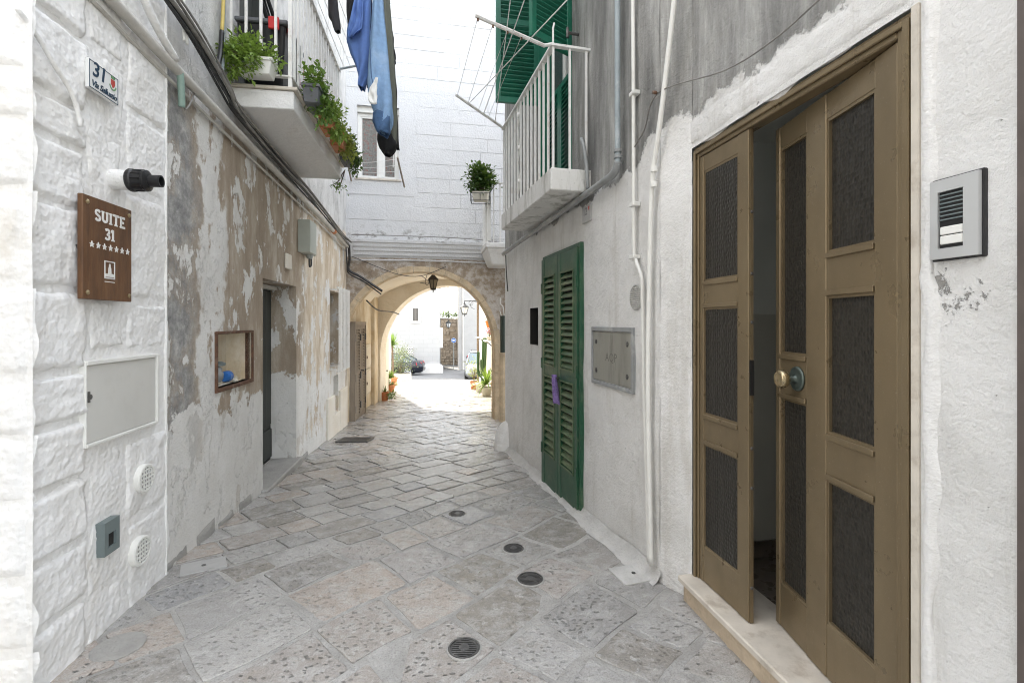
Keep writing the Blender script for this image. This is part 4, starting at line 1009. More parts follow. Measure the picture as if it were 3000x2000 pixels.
b = MB(); b.box(H1, wa-.05, wb+.05, zb-.05, zt+.05, -.05, .04); wf = mk('window', b, M['cement'], h1, bevel=.02)
b = MB(); b.box(H1, wa+.03, wb-.03, zb+.03, zt-.03, .02, .045); mk('pane', b, M['dark'], wf)
for i in range(3):
    for j in range(3):
        b = MB(); b.lathe(H1.P(wa+(i+.5)*(wb-wa)/3, zb+(j+.5)*(zt-zb)/3, .045), H1.n.to_3d(), [(.09, 0), (.09, .03), (.05, .03), (.05, .0)], 8, caps=False); mk('grille_ring', b, M['plaster_clean'], wf)
b = MB(); b.box(H1, H1.L-1.25, H1.L+.25, -2.4, -1.45, -.3, .35); mk('corner_buttress', b, M['plaster_clean'], h1, bevel=.15)
h2, H2 = far_house('corner_white_house', 'tall smooth white house at the far right behind the parked cars', (-4.2, 38.0), (6, 39.5), (-1.2, 10), -3.2, 8.2, M['far_grey'])
b = MB(); b.tube([V((-4.2+.35, 37.98, -2.3)), V((-4.2+.35, 37.98, 8.2))], .05, 8); mk('downpipe', b, M['white_plastic'], h2)
# side shutter of the block house
b = MB(); b.box(None, -5.30, -5.08, -.35, 1.1, 35.0, 35.5); mk('shutter', b, M['white_plastic'], h1)
# rubble wall beyond
rw = thing('rubble_wall', 'tall brown rubble stone wall with greenery on top beyond the houses', 'wall', (-6, 47, -2.65))
b = MB(); b.wbox(-11, 1, 47.12, 47.6, -3.4, 1.85); mk('wall', b, M['rubble_bed'], rw)
rr = random.Random(3); z = -2.62
while z < 1.8:
    h_ = rr.uniform(.2, .34); x = -8.6+rr.uniform(-.3, 0)
    while x < -3.4:
        ln = rr.uniform(.26, .58)
        if z+h_ > 1.86: h_ = 1.86-z
        if not (-.2 < z < .9 and rr.random() < .55):
            b = MB(); j = lambda: rr.uniform(-.02, .02)
            x0, x1, za, zb, y0 = x+.02, x+ln-.02, z+.015, z+h_-.015, 47.12-rr.uniform(.03, .09)
            b.hexa([V((x0+j(), y0, za+j())), V((x1+j(), y0, za+j())), V((x1, 47.2, za)), V((x0, 47.2, za)), V((x0+j(), y0, zb+j())), V((x1+j(), y0, zb+j())), V((x1, 47.2, zb)), V((x0, 47.2, zb))]); mk('stone', b, M['rubble'], rw, bevel=.03)
        x += ln
    z += h_
# ------------------------------------------------------------------ lettering helpers
def text_mb(txt, size, place, extrude=.001, bold=0.0, shear=0.0, spacing=1.0):
    cu = bpy.data.curves.new('lettering', 'FONT'); cu.body = txt; cu.size = size; cu.extrude = extrude; cu.offset = bold; cu.shear = shear
    cu.space_character = spacing; cu.align_x = 'CENTER'; cu.resolution_u = 3
    o = bpy.data.objects.new('lettering', cu); COL.objects.link(o)
    dg = bpy.context.evaluated_depsgraph_get(); me = bpy.data.meshes.new_from_object(o.evaluated_get(dg))
    mb = MB(); mb.add([place(v.co.x, v.co.y, v.co.z) for v in me.vertices], [tuple(p.vertices) for p in me.polygons])
    bpy.data.objects.remove(o); bpy.data.curves.remove(cu); bpy.data.meshes.remove(me)
    return mb
def ribbon(mb, place, pts, t, d):
    pts = [V(p) for p in pts]; n = len(pts); l, r = [], []
    for i in range(n):
        a_ = pts[max(0, i-1)]; c_ = pts[min(n-1, i+1)]; e_ = (c_-a_).normalized(); nn = V((-e_.y, e_.x))*t/2
        l.append(pts[i]+nn); r.append(pts[i]-nn)
    for i in range(n-1): mb.prism(lambda x, y, z: place(x, y, z), [tuple(l[i]), tuple(l[i+1]), tuple(r[i+1]), tuple(r[i])], 0, d)
def arc(cx, cy, rx, ry, a0, a1, k=9): return [(cx+rx*math.cos(rad(a0+(a1-a0)*i/k)), cy+ry*math.sin(rad(a0+(a1-a0)*i/k))) for i in range(k+1)]
GL = {'U': ([[(.15,1),(.15,.35)]+arc(.42,.35,.27,.25,180,360)+[(.69,.35),(.69,1)]], [(0,.32,.88),(.53,.85,.88)], .84),
      'I': ([[(.2,0),(.2,1)]], [(0,.4,0),(0,.4,.88)], .4), 'T': ([[(.4,0),(.4,1)],[(0,.93),(.8,.93)]], [(.2,.6,0)], .8),
      'E': ([[(.17,0),(.17,1)],[(.1,.93),(.7,.93)],[(.1,.07),(.72,.07)],[(.2,.5),(.55,.5)]], [(0,.3,0),(0,.3,.88)], .74),
      'S': ([arc(.36,.73,.25,.2,20,270)+arc(.36,.28,.27,.21,90,-160)], [], .72),
      '3': ([arc(.3,.73,.24,.2,150,-80)+arc(.3,.28,.27,.21,90,-150)], [], .66), '1': ([[(.05,.78),(.25,.95)],[(.27,0),(.27,1)]], [(.06,.48,0)], .5)}
def slab_word(word, place, hgt, thick=.2):
    w_ = sum(GL[c][2]+.12 for c in word)-.12; x = -w_/2; mb = MB()
    for c in word:
        st_, sf, adv = GL[c]
        pl = lambda a_, b_, d, x=x: place((x+a_)*hgt, b_*hgt, d)
        for s_ in st_: ribbon(mb, pl, s_, thick, .004)
        for a_, b_, z_ in sf: mb.prism(pl, [(a_, z_), (b_, z_), (b_, z_+.12), (a_, z_+.12)], 0, .0036)
        x += adv+.12
    return mb
# ------------------------------------------------------------------ things on the white corner house
def on(fr, s, z, o, sg=1): return lambda x, y, d: fr.P(s+sg*x, z+y, o+d)
# house number tile
s0, s1 = WL.S(200, .06), WL.S(269, .06); zt, zb = WL.hit(200, 131, .06)[1], WL.hit(200, 199, .06)[1]; sm, zm = (s0+s1)/2, (zt+zb)/2
t = thing('house_number_tile', 'white glazed tile with blue number 31 and street name on the white house', 'sign', WL.P(sm, zb, .05))
b = MB(); b.box(WL, s0, s1, zb, zt, .05, .066); mk('tile', b, M['tile_white'], t, bevel=.003)
b = MB()
for x0, x1, y0, y1 in ((s0+.004, s1-.004, zb+.004, zb+.007), (s0+.004, s1-.004, zt-.007, zt-.004), (s0+.004, s0+.007, zb+.007, zt-.007), (s1-.007, s1-.004, zb+.007, zt-.007)): b.box(WL, x0, x1, y0, y1, .065, .0675)
mk('border_line', b, M['tile_blue'], t)
mk('number', text_mb('31', .095, on(WL, sm-.035, zm+.0, .0675), .0008, .0015, .15), M['tile_blue'], t)
mk('street_name', text_mb('Via Sallustio', .040, on(WL, sm, zb+.018, .0675), .0008, .0006, .3, .92), M['tile_blue'], t)
b = MB(); b.prism(on(WL, s1-.042, zm+.025, .0662), [(-.014,.018),(.014,.018),(.014,-.004),(0,-.022),(-.014,-.004)], 0, .0016); mk('crest', b, M['tile_red'], t)
b = MB(); ribbon(b, on(WL, s1-.042, zm+.025, .0662), arc(0, 0, .024, .03, 200, 340), .007, .0012); b.prism(on(WL, s1-.042, zm+.025, .0662), [(-.012,.022),(.012,.022),(.014,.034),(-.014,.034)], 0, .0016); mk('crest_wreath', b, M['tile_green'], t)
# wooden sign
o_ = .085
s0, s1 = WL.S(190, o_), WL.S(303, o_); zt, zb = WL.hit(190, 443, o_)[1], WL.hit(190, 686, o_)[1]; sm, zm = (s0+s1)/2, (zt+zb)/2; W_, H_ = s1-s0, zt-zb
t = thing('wooden_sign', 'brown wooden board sign reading SUITE 31 with seven stars', 'sign', WL.P(sm, zb, .06))
b = MB(); b.box(WL, s0, s1, zb, zt, .062, .084); mk('board', b, M['wood_sign'], t, bevel=.003)
mk('lettering', slab_word('SUITE', on(WL, sm+.01, zb+H_*.775, .083), H_*.115), M['letter_white'], t)
mk('lettering', slab_word('31', on(WL, sm+.005, zb+H_*.61, .083), H_*.115), M['letter_white'], t)
for k in range(7):
    b = MB(); c_ = (k-3)*W_*.122; pl = on(WL, sm+.01+c_, zb+H_*.535, .083)
    b.prism(pl, [((.016 if i % 2 == 0 else .007)*math.sin(math.pi*i/5), (.016 if i % 2 == 0 else .007)*math.cos(math.pi*i/5)) for i in range(10)], 0, .004); mk('star', b, M['letter_white'], t)
b = MB(); pl = on(WL, sm+.005, zb+H_*.30, .083); q_ = .034; ribbon(b, pl, [(-q_,-q_),(q_,-q_),(q_,q_+.01),(-q_,q_+.01),(-q_,-q_),(q_,-q_)], .007, .003); mk('emblem_frame', b, M['letter_white'], t)
b = MB(); b.prism(pl, [(-.03,-.028),(.03,-.028),(.028,-.015),(.018,-.012),(.011,-.016),(.009,.012),(.006,.018),(.004,.034),(-.004,.034),(-.006,.018),(-.009,.012),(-.011,-.016),(-.018,-.012),(-.028,-.015)], 0, .003); mk('emblem_tower', b, M['letter_white'], t)
b = MB(); b.box(WL, sm-.03, sm+.04, zb+H_*.185, zb+H_*.185+.0035, .083, .0855); mk('fine_print', b, M['letter_white'], t)
for s_ in (s0+.03, s1-.022):
    for z_ in (zb+.03, zt-.03): b = MB(); b.lathe(WL.P(s_, z_, .083), WL.n.to_3d(), [(.011, 0), (.011, .004), (.005, .009)], 12); mk('stud', b, M['brass'], t)
for s_ in (s0+.03, s1-.022): b = MB(); b.box(WL, s_-.008, s_+.008, zm-.01, zm+.01, .01, .063); mk('spacer', b, M['iron'], t)
# pipe stub with black fitting
ps, pz = WL.S(247), WL.hit(247, 412)[1]; ax = WL.n.to_3d()
t = thing('pipe_fitting', 'white pipe stub with black plastic end fitting above the wooden sign', 'pipe', WL.P(ps, pz-.05, .02))
b = MB(); b.lathe(WL.P(ps, pz, .0), ax, [(.055, 0), (.05, .03), (.048, .10), (.048, .115)], 20); mk('pipe', b, M['plaster_clean'], t, smooth=True)
b = MB(); b.lathe(WL.P(ps, pz, .10), ax, [(.053, 0), (.057, .006), (.057, .02), (.052, .026), (.050, .066), (.053, .072), (.053, .082), (.034, .092)], 20); mk('collar', b, M['black'], t)
for k in range(12):
    an = 2*math.pi*k/12; d3 = V((0,0,1))*math.sin(an)+WL.d.to_3d()*math.cos(an); b = MB(); c0 = WL.P(ps, pz, .128)+d3*.051; c1 = WL.P(ps, pz, .168)+d3*.051; b.tube([c0, c1], .005, 5); mk('rib', b, M['black'], t)
b = MB(); b.lathe(WL.P(ps, pz, .185), ax, [(.030, 0), (.030, .06), (.024, .06), (.023, .01)], 20, caps=False); mk('spout', b, M['black'], t, smooth=False)
b = MB(); b.lathe(WL.P(ps, pz, .195), ax, [(.022, 0), (.022, .001)], 16); mk('spout_opening', b, M['dark'], t)
# meter cabinet
s0, s1 = WL.S(187, .03), WL.S(358, .03); zt, zb = WL.hit(187, 830, .03)[1], WL.hit(187, 1031, .03)[1]
t = thing('meter_cabinet', 'white framed flush meter cabinet with pale grey door below the sign', 'cabinet', WL.P((s0+s1)/2, zb, .03))
b = MB(); fwd = .022
b.box(WL, s0, s0+.008, zb, zt, 0, .048).box(WL, s1-fwd, s1, zb, zt, 0, .05).box(WL, s0+.008, s1-fwd, zt-.02, zt, 0, .05).box(WL, s0+.008, s1-fwd, zb, zb+.016, 0, .05); mk('frame', b, M['white_plastic'], t, bevel=.003)
b = MB(); b.box(WL, s0+.010, s1-fwd-.002, zb+.018, zt-.022, .0, .040); mk('door', b, M['cabinet'], t, bevel=.002)
b = MB(); b.lathe(WL.P(s0+.035, zb+.23, .040), ax, [(.013, 0), (.012, .006), (.006, .009)], 12).box(WL, s0+.022, s0+.032, zb+.205, zb+.255, .0405, .046); mk('lock', b, M['iron'], t)
# round vents
def round_vent(u, v, r, label, fr=WL, o0=.04):
    s_, z_ = fr.hit(u, v, o0+.03); t = thing('wall_vent', label, 'vent', fr.P(s_, z_-r, o0), 'round grilles at the foot of the white wall' if fr is WL else None); n3 = fr.n.to_3d()
    b = MB(); b.lathe(fr.P(s_, z_, o0-.02), n3, [(r, 0), (r, .030), (r*.93, .035), (r*.80, .035), (r*.80, .022), (.001, .022)], 28); mk('flange', b, M['white_plastic'], t)
    b = MB(); b.lathe(fr.P(s_, z_, o0+.0025), n3, [(r*.79, 0), (r*.79, .001)], 24); mk('backing', b, M['dark'], t)
    for k in range(-2, 3):
        x = k*r*.29; h = math.sqrt(max(0, (r*.8)**2-x*x))
        b = MB(); b.box(fr, s_+x-r*.045, s_+x+r*.045, z_-h, z_+h, o0+.006, o0+.0125); mk('vertical_bar', b, M['white_plastic'], t)
        b = MB(); b.box(fr, s_-h, s_+h, z_+x-r*.045, z_+x+r*.045, o0+.007, o0+.0135); mk('cross_bar', b, M['white_plastic'], t)
round_vent(346, 1097, .078, 'upper of the two round white vent grilles low on the white wall')
round_vent(337, 1263, .078, 'lower round white vent grille, nearest the ground on the white wall')
# recessed step light
s0, s1 = WL.S(236, .05), WL.S(271, .05); zt, zb = WL.hit(236, 1203, .05)[1], WL.hit(236, 1280, .05)[1]
t = thing('wall_light', 'small grey green recessed step light low on the white wall', 'light', WL.P((s0+s1)/2, zb, .03))
b = MB(); b.box(WL, s0, s1, zb+(zt-zb)*.62, zt, .0, .058).box(WL, s0, s0+.028, zb, zb+(zt-zb)*.62, .0, .058).box(WL, s1-.026, s1, zb, zb+(zt-zb)*.62, .0, .058).box(WL, s0+.028, s1-.026, zb, zb+(zt-zb)*.2, .0, .058); mk('plate', b, M['teal_grey'], t)
b = MB(); b.box(WL, s0+.028, s1-.026, zb+(zt-zb)*.2, zb+(zt-zb)*.62, .0, .046); mk('recess', b, M['dark'], t)
# ------------------------------------------------------------------ cables and pipes on the left
rc = random.Random(9)
def wl_line(pts, o): return [WL.P(WL.sy(y), z, o if not isinstance(o, (list, tuple)) else o[i]) for i, (y, z) in enumerate(pts)]
def sm_path(pts, k=6):
    out = []
    for i in range(len(pts)-1):
        p0, p1, p2, p3 = pts[max(0, i-1)], pts[i], pts[i+1], pts[min(len(pts)-1, i+2)]
        for j in range(k):
            t = j/k; out.append(.5*((2*p1)+(p2-p0)*t+(2*p0-5*p1+4*p2-p3)*t*t+(3*p1-p0-3*p2+p3)*t*t*t))
    return out+[pts[-1]]
def pipe(name, label, cat, pts, r, m, group=None, n=10, smooth=True, k=5):
    return tag(mk(name, MB().tube(sm_path([V(p) for p in pts], k), r, n), m, smooth=smooth), label, cat, group)
pl0 = [(1.95, 3.09), (2.8, 3.03), (4, 2.985), (5.1, 2.95), (6.3, 2.91), (7.2, 2.87), (8.3, 2.80)]
pipe('wall_pipe', 'long pale limewashed pipe running along the left wall under the balcony', 'pipe', wl_line(pl0, .06), .030, M['pale_pipe'])
b = MB(); b.lathe(WL.P(WL.sy(7.2), 2.87, .06), (WL.P(WL.sy(7.4), 2.86)-WL.P(WL.sy(7.2), 2.87)), [(.036, 0), (.036, .10)], 12); tag(mk('pipe_coupling', b, M['terracotta']), 'pink clay coloured coupling on the pipe near the arch', 'coupling')
pipe('wall_pipe', 'thin second pipe just below the long pale pipe on the left', 'pipe', wl_line([(y, z-.07) for y, z in pl0], .03), .011, M['pale_pipe'])
cb = [(1.7, 3.45), (2.4, 3.40), (3.0, 3.33), (3.5, 3.19), (3.75, 3.12), (4.6, 3.07), (5.6, 3.03), (6.6, 2.96), (7.6, 2.88), (8.35, 2.84)]
for k in range(7):
    dz, do = rc.uniform(-.03, .045), rc.uniform(.05, .13)
    pts = [WL.P(WL.sy(y), z+dz+rc.uniform(-.018, .018), do+rc.uniform(-.01, .01)) for y, z in cb]
    pipe('wall_cable', ['thick black cable in the bundle along the left wall', 'grey cable in the bundle along the left wall'][k % 2], 'cable', pts, rc.choice((.008, .010, .013)), M['rubber' if k % 2 == 0 else 'grey_cable'], 'bundled cables along the left wall', 6)
pipe('wall_cable', 'dark cable dropping at the far left corner and reaching over the arch', 'cable', [WL.P(WL.sy(8.3), 2.84, .09), WL.P(WL.sy(8.42), 2.6, .08), FA.P(.05, 2.42, .06), FA.P(.25, 2.30, .07), FA.P(.62, 2.05, .14)], .022, M['rubber'], None, 8)
pipe('wall_cable', 'second dark cable beside it crossing towards the vault', 'cable', [WL.P(WL.sy(8.25), 2.84, .05), WL.P(WL.sy(8.35), 2.5, .05), FA.P(.05, 2.36, .04), FA.P(.3, 2.22, .05), FA.P(.6, 2.0, .09)], .012, M['rubber'], None, 6)
pipe('wall_cable', 'cable clipped inside the passage below the vault', 'cable', [at(842, 690, 9.6), at(868, 712, 10.2), at(900, 716, 11.0), at(917, 722, 11.6)], .014, M['rubber'], None, 6)
pipe('wall_conduit', 'green corrugated conduit hanging at the edge of the white wall', 'conduit', [WL.P(WL.S(384), WL.hit(384, 160)[1], .07), WL.P(WL.S(392), WL.hit(392, 205)[1], .06), WL.P(WL.S(397), WL.hit(397, 245)[1], .05)], .020, plain('grey green conduit', (.25,.36,.31), .5), None, 10)
pipe('wall_cable', 'thin grey loop of wire below the green conduit', 'cable', [WL.P(WL.S(394), WL.hit(394, 225)[1], .06), WL.P(WL.S(402), WL.hit(402, 250)[1], .06), WL.P(WL.S(416), WL.hit(416, 232)[1], .06), WL.P(WL.S(428), WL.hit(428, 208)[1], .05)], .006, M['grey_cable'], None, 6)
pipe('wall_conduit', 'yellow and black conduit climbing the wall beside the left balcony', 'conduit', [WL.P(WL.S(499), 4.6, .05), WL.P(WL.S(497), 3.95, .05), WL.P(WL.S(493), 3.62, .05)], .013, plain('yellow conduit', (.55,.42,.12), .5), None, 8)
pipe('wall_conduit', 'black sleeve at the lower end of the yellow conduit', 'conduit', [WL.P(WL.S(493), 3.64, .05), WL.P(WL.S(490), 3.48, .05), WL.P(WL.S(478), 3.30, .06)], .017, M['black'], None, 8)
pipe('wall_conduit', 'pale blue grey conduit next to the yellow one', 'conduit', [WL.P(WL.S(505), 4.6, .03), WL.P(WL.S(503), 3.6, .03), WL.P(WL.S(492), 3.28, .05)], .014, M['blue_pipe'], None, 8)
for k, u in enumerate((402, 409)):
    pipe('wall_conduit', ('left' if k == 0 else 'right')+' one of two white cables dropping at the top of the left wall', 'conduit', [WL.P(WL.S(u), 4.5, .03), WL.P(WL.S(u), 3.6, .03), WL.P(WL.S(u-3), 3.25, .06)], .010, M['white_plastic'], None, 6)
pipe('wall_pipe', 'fat white cable loop over the white corner house', 'cable', [WL.P(*WL.hit(u_, v_, .075), .075) for u_, v_ in ((40, 20), (92, 92), (125, 150), (158, 200), (176, 245), (185, 292))], .010, M['limewash'], None, 8)
pipe('wall_pipe', 'broad limewashed pipe sloping across the top of the white house', 'pipe', [WL.P(WL.S(200), 3.50, .08), WL.P(WL.S(300), 3.17, .09), WL.P(WL.S(370), 3.06, .08)], .022, M['limewash'], None, 8)
# electricity box
s0, s1 = WL.sy(5.62), WL.sy(6.02); zt, zb = 2.70, 2.32
t = thing('junction_box', 'grey green electricity box on the peeling wall above the dark doorway', 'box', WL.P((s0+s1)/2, zb, 0))
b = MB(); b.prism(lambda a_, c_, z_: WL.P(a_, z_, c_), [(s0, 0), (s1, 0), (s1, .10), (s1-.12, .14), (s0, .14)], zb, zt); mk('housing', b, plain('grey green enclosure', (.42,.445,.40), .45, var=.05), t, bevel=.006)
b = MB(); b.lathe(WL.P(s1-.16, zb-.05, .07), (0,0,1), [(.03, 0), (.05, .05)], 12); mk('cable_gland', b, M['grey_plastic'], t)
b = MB(); b.tube(sm_path([WL.P(s1-.17, zb-.04, .07), WL.P(s1-.16, zb-.14, .07), WL.P(s1-.12, zb-.12, .08), WL.P(s1-.13, zb-.02, .08)]), .010, 6); mk('cable_loop', b, M['rubber'], t)
b = MB(); b.box(WL, WL.S(653), WL.S(664), WL.hit(658, 618)[1], WL.hit(658, 583)[1], 0, .03); tag(mk('wall_box', b, M['vault'], bevel=.008), 'small cream switch box over the dark doorway', 'box')
# niche: rusty frame, valve
t = thing('water_meter', 'old water meter and blue valve inside the square niche of the peeling wall', 'meter', WL.P((NI[0]+NI[1])/2, NI[2], -.1))
b = MB(); b.tube([WL.P(NI[0]+.02, NI[2]+.05, -.10), WL.P(NI[0]+.22, NI[2]+.06, -.10)], .02, 8).tube([WL.P(NI[0]+.02, NI[2]+.11, -.13), WL.P(NI[0]+.16, NI[2]+.10, -.12)], .016, 8); mk('pipe', b, M['lead_pipe'], t)
b = MB(); b.lathe(WL.P(NI[0]+.24, NI[2]+.02, -.09), (0,0,1), [(.025, 0), (.04, .03), (.042, .07), (.03, .09), (.034, .11), (.015, .125)], 16); mk('meter_body', b, M['lead_pipe'], t, smooth=True)
b = MB(); b.lathe(WL.P(NI[0]+.36, NI[2]+.05, -.09), WL.d.to_3d(), [(.035, 0), (.045, .02), (.045, .07), (.03, .09)], 14); mk('valve', b, M['blue_valve'], t)
b = MB(); b.lathe(WL.P(NI[0]+.25, NI[2]+.15, -.09), (0,0,1), [(.05, 0), (.055, .02), (.02, .035)], 14); mk('meter_lid', b, M['teal_grey'], t)
for k in range(9): b = pad(WL, 0, .01, 0, .01, 0, 0, 0, 0, 1, 1)
rub = MB()
for k in range(10):
    c = WL.P(NI[0]+rc.uniform(.05, NI[1]-NI[0]-.05), NI[2]+.012, -rc.uniform(.03, .15)); r_ = rc.uniform(.012, .03); rub.lathe(c, (rc.random(), rc.random(), 1), [(r_*.5, -r_*.4), (r_, 0), (r_*.6, r_*.5)], 6)
mk('rubble', rub, M['pot_pale'], t)['kind'] = 'stuff'
t = thing('niche_frame', 'rusty iron frame round the square niche with the water meter', 'frame', WL.P((NI[0]+NI[1])/2, NI[2]-.03, 0))
for nm, q in (('side', (NI[0]-.022, NI[0], NI[2]-.03, NI[3]+.02)), ('side', (NI[1], NI[1]+.025, NI[2]-.03, NI[3]+.02)), ('top', (NI[0]+.001, NI[1]-.001, NI[3], NI[3]+.022)), ('bottom', (NI[0]+.001, NI[1]-.001, NI[2]-.03, NI[2]))):
    b = MB(); b.box(WL, *q, -.05, .018); mk(nm, b, M['rust'], t, bevel=.004)
# ------------------------------------------------------------------ things on the right wall
M['hatch_ink'] = plain('worn stamped letters', (.15,.147,.13), .6, var=.3)
# AQP hatch
s1, s0 = WR.S(1364), WR.S(1460); zt, zb = WR.hit(1460, 752)[1], WR.hit(1460, 905)[1]
t = thing('meter_hatch', 'weathered grey metal hatch lettered AQP on the white right wall', 'hatch', WR.P((s0+s1)/2, zb, 0))
b = MB()
for q in ((s0, s0+.028, zb, zt), (s1-.016, s1, zb, zt), (s0+.028, s1-.016, zt-.03, zt), (s0+.028, s1-.016, zb, zb+.026)): b.box(WR, *q, -.01, .022)
mk('frame', b, M['lead_pipe'], t, bevel=.003)
b = MB(); b.box(WR, s0+.034, s1-.02, zb+.031, zt-.037, -.01, .014); mk('plate', b, M['steel_dull'], t, bevel=.002)
mk('lettering', text_mb('AQP', .085, on(WR, (s0+s1)/2, (zb+zt)/2-.03, .0142, -1), .0005, 0, 0, 1.1), M['hatch_ink'], t)
for s_ in (s0+.085, s1-.075):
    for z_ in (zb+.10, zt-.11): b = MB(); b.lathe(WR.P(s_, z_, .014), WR.n.to_3d(), [(.018, 0), (.018, .003), (.008, .007)], 12); mk('bolt', b, M['iron'], t)
# round louvre vent
s_, z_ = WR.hit(1463, 683); r_ = .082
t = thing('wall_vent', 'round louvred vent half behind the white conduit on the right wall', 'vent', WR.P(s_, z_-r_, 0))
b = MB(); b.lathe(WR.P(s_, z_, -.01), WR.n.to_3d(), [(r_, 0), (r_, .018), (r_*.9, .022), (r_*.86, .012), (.001, .012)], 28); mk('ring', b, plain('dirty grey vent', (.42,.42,.40), .5), t)
for k in range(-5, 6):
    x = k*r_*.155; h = math.sqrt(max(0, (r_*.87)**2-x*x)); b = MB(); b.hexa([WR.P(s_-h, z_+x-.003, .004), WR.P(s_+h, z_+x-.003, .004), WR.P(s_+h, z_+x-.008, .014), WR.P(s_-h, z_+x-.008, .014), WR.P(s_-h, z_+x+.001, .004), WR.P(s_+h, z_+x+.001, .004), WR.P(s_+h, z_+x-.004, .014), WR.P(s_-h, z_+x-.004, .014)]); mk('louvre', b, M['cabinet'], t)
# number 12 tile
s1, s0 = WR.S(1342), WR.S(1361); zt, zb = WR.hit(1352, 472)[1], WR.hit(1352, 510)[1]
t = thing('house_number_tile', 'small faded tile with number 12 under the right balcony', 'sign', WR.P((s0+s1)/2, zb, 0))
b = MB(); b.box(WR, s0, s1, zb, zt, -.005, .018); mk('tile', b, M['tile_old'], t, bevel=.002)
mk('number', text_mb('12', .085, on(WR, (s0+s1)/2+.02, zb+.055, .0185, -1), .0008), M['tile_ink'], t)
b = MB(); b.prism(on(WR, (s0+s1)/2-.05, zt-.03, .018, -1), [(-.012,.014),(.012,.014),(.010,-.008),(0,-.018),(-.010,-.008)], 0, .0015); mk('crest', b, M['tile_red'], t)
# intercom
s1, s0 = RD.S(2139, .02), RD.S(2251, .02); zt, zb = RD.hit(2251, 390, .02)[1], RD.hit(2251, 584, .02)[1]
t = thing('intercom', 'silver intercom panel with black louvred window on the wall by the bronze door', 'intercom', RD.P((s0+s1)/2, zb, 0))
b = MB(); b.box(RD, s0-.006, s1+.004, zb-.005, zt+.006, 0, .014); mk('back_box', b, M['black'], t, bevel=.003)
b = MB(); a0, a1 = s0+(s1-s0)*.30, s0+(s1-s0)*.83; y0, y1 = zb+(zt-zb)*.13, zb+(zt-zb)*.845
b.box(RD, s0, a0, zb, zt, .012, .025).box(RD, a1, s1, zb, zt, .012, .025).box(RD, a0, a1, zb, y0, .012, .025).box(RD, a0, a1, y1, zt, .012, .025); mk('face_plate', b, M['alu'], t)
b = MB(); b.box(RD, a0+.0005, a1-.0005, y0, y1, .008, .017); mk('window', b, M['black'], t)
for k in range(7): b = MB(); z_ = y1-(k+1)*(y1-y0)*.072; b.box(RD, a0+.002, a1-.002, z_, z_+.0035, .017, .021); mk('louvre', b, M['teal_grey'], t)
for z_, h_ in ((y0+(y1-y0)*.24, .026), (y0+(y1-y0)*.07, .028)):
    b = MB(); b.box(RD, a0+.003, a1-.003, z_, z_+h_*.85, .017, .022); mk('name_button', b, M['white_plastic'], t, bevel=.002)
# pipes and conduits on the right
gz0 = 2.47
pipe('wall_pipe', 'grey pipe running under the right balcony along the wall', 'pipe', [WR.P(WR.S(1436), 2.56, .05), WR.P(WR.S(1425), 2.50, .05), WR.P(WR.sy(3.5), 2.485, .05), WR.P(WR.sy(4.6), 2.455, .05), WR.P(WR.sy(5.6), 2.43, .05), WR.P(WR.sy(6.4), 2.40, .05)], .026, M['lead_pipe'])
pipe('wall_pipe', 'blue grey vertical drainpipe on the grey upper wall', 'pipe', [WR.P(WR.S(1434), 6.0, .05), WR.P(WR.S(1434), 4.0, .05), WR.P(WR.S(1434), 2.9, .05), WR.P(WR.S(1435), 2.53, .05)], .019, M['blue_pipe'])
b = MB(); 
for z_ in (2.58, 2.62): b.lathe(WR.P(WR.S(1435), z_, .05), (0,0,1), [(.027, 0), (.027, .018)], 12)
tag(mk('pipe_coupling', b, M['lead_pipe']), 'grey ring coupling at the foot of the blue grey drainpipe', 'coupling')
cpts = [(1453, -60), (1455, 200), (1456, 560), (1460, 596), (1474, 640), (1476, 700), (1480, 900), (1487, 1150), (1491, 1290)]
pipe('wall_conduit', 'white corrugated conduit bending beside the round vent', 'conduit', [WR.P(*WR.hit(u, v, .03), .03) for u, v in cpts], .012, M['white_plastic'])
cor = MB(); 
p2 = [(1558, -60), (1553, 0), (1530, 200), (1517, 300), (1503, 400), (1498, 500), (1494, 700), (1492, 900), (1496, 1150), (1499, 1296)]
pipe('wall_pipe', 'white plastic pipe leaning down the right wall to the ground', 'pipe', [WR.P(*WR.hit(u, v, .03), .04) for u, v in p2], .0145, M['white_plastic'])
for v in (395, 430): s_, z_ = WR.hit(1502, v, .04); b = MB(); b.lathe(WR.P(s_, z_, .04), (0,0,1), [(.019, 0), (.019, .03)], 12); tag(mk('pipe_coupling', b, M['white_plastic']), ('upper' if v == 395 else 'lower')+' white sleeve coupling on the leaning pipe', 'coupling')
for v in (215, 470, 590): s_, z_ = WR.hit(1456, v, .03); b = MB(); b.box(WR, s_-.03, s_+.03, z_-.012, z_+.012, 0, .05); tag(mk('pipe_clip', b, M['white_plastic'], bevel=.003), 'white clip holding the corrugated conduit to the right wall', 'clip', 'clips of the corrugated conduit')
pipe('iron_spike', 'rusty iron rod sticking out of the grey wall behind the leaning pipe', 'rod', [WR.P(*WR.hit(1508, 213), .02), WR.P(*WR.hit(1532, 217), .07)], .010, M['rust'], None, 6, True, 2)
pipe('wall_cable', 'thin pale wire from the rusty rod to the upper right wall', 'cable', [WR.P(*WR.hit(1463, 345), .03), WR.P(*WR.hit(1490, 300), .03), WR.P(*WR.hit(1530, 216), .05), RD.P(*RD.hit(1680, 165), .04), RD.P(*RD.hit(1790, 95), .03), RD.P(*RD.hit(1900, 0), .03)], .004, M['grey_cable'], None, 5)
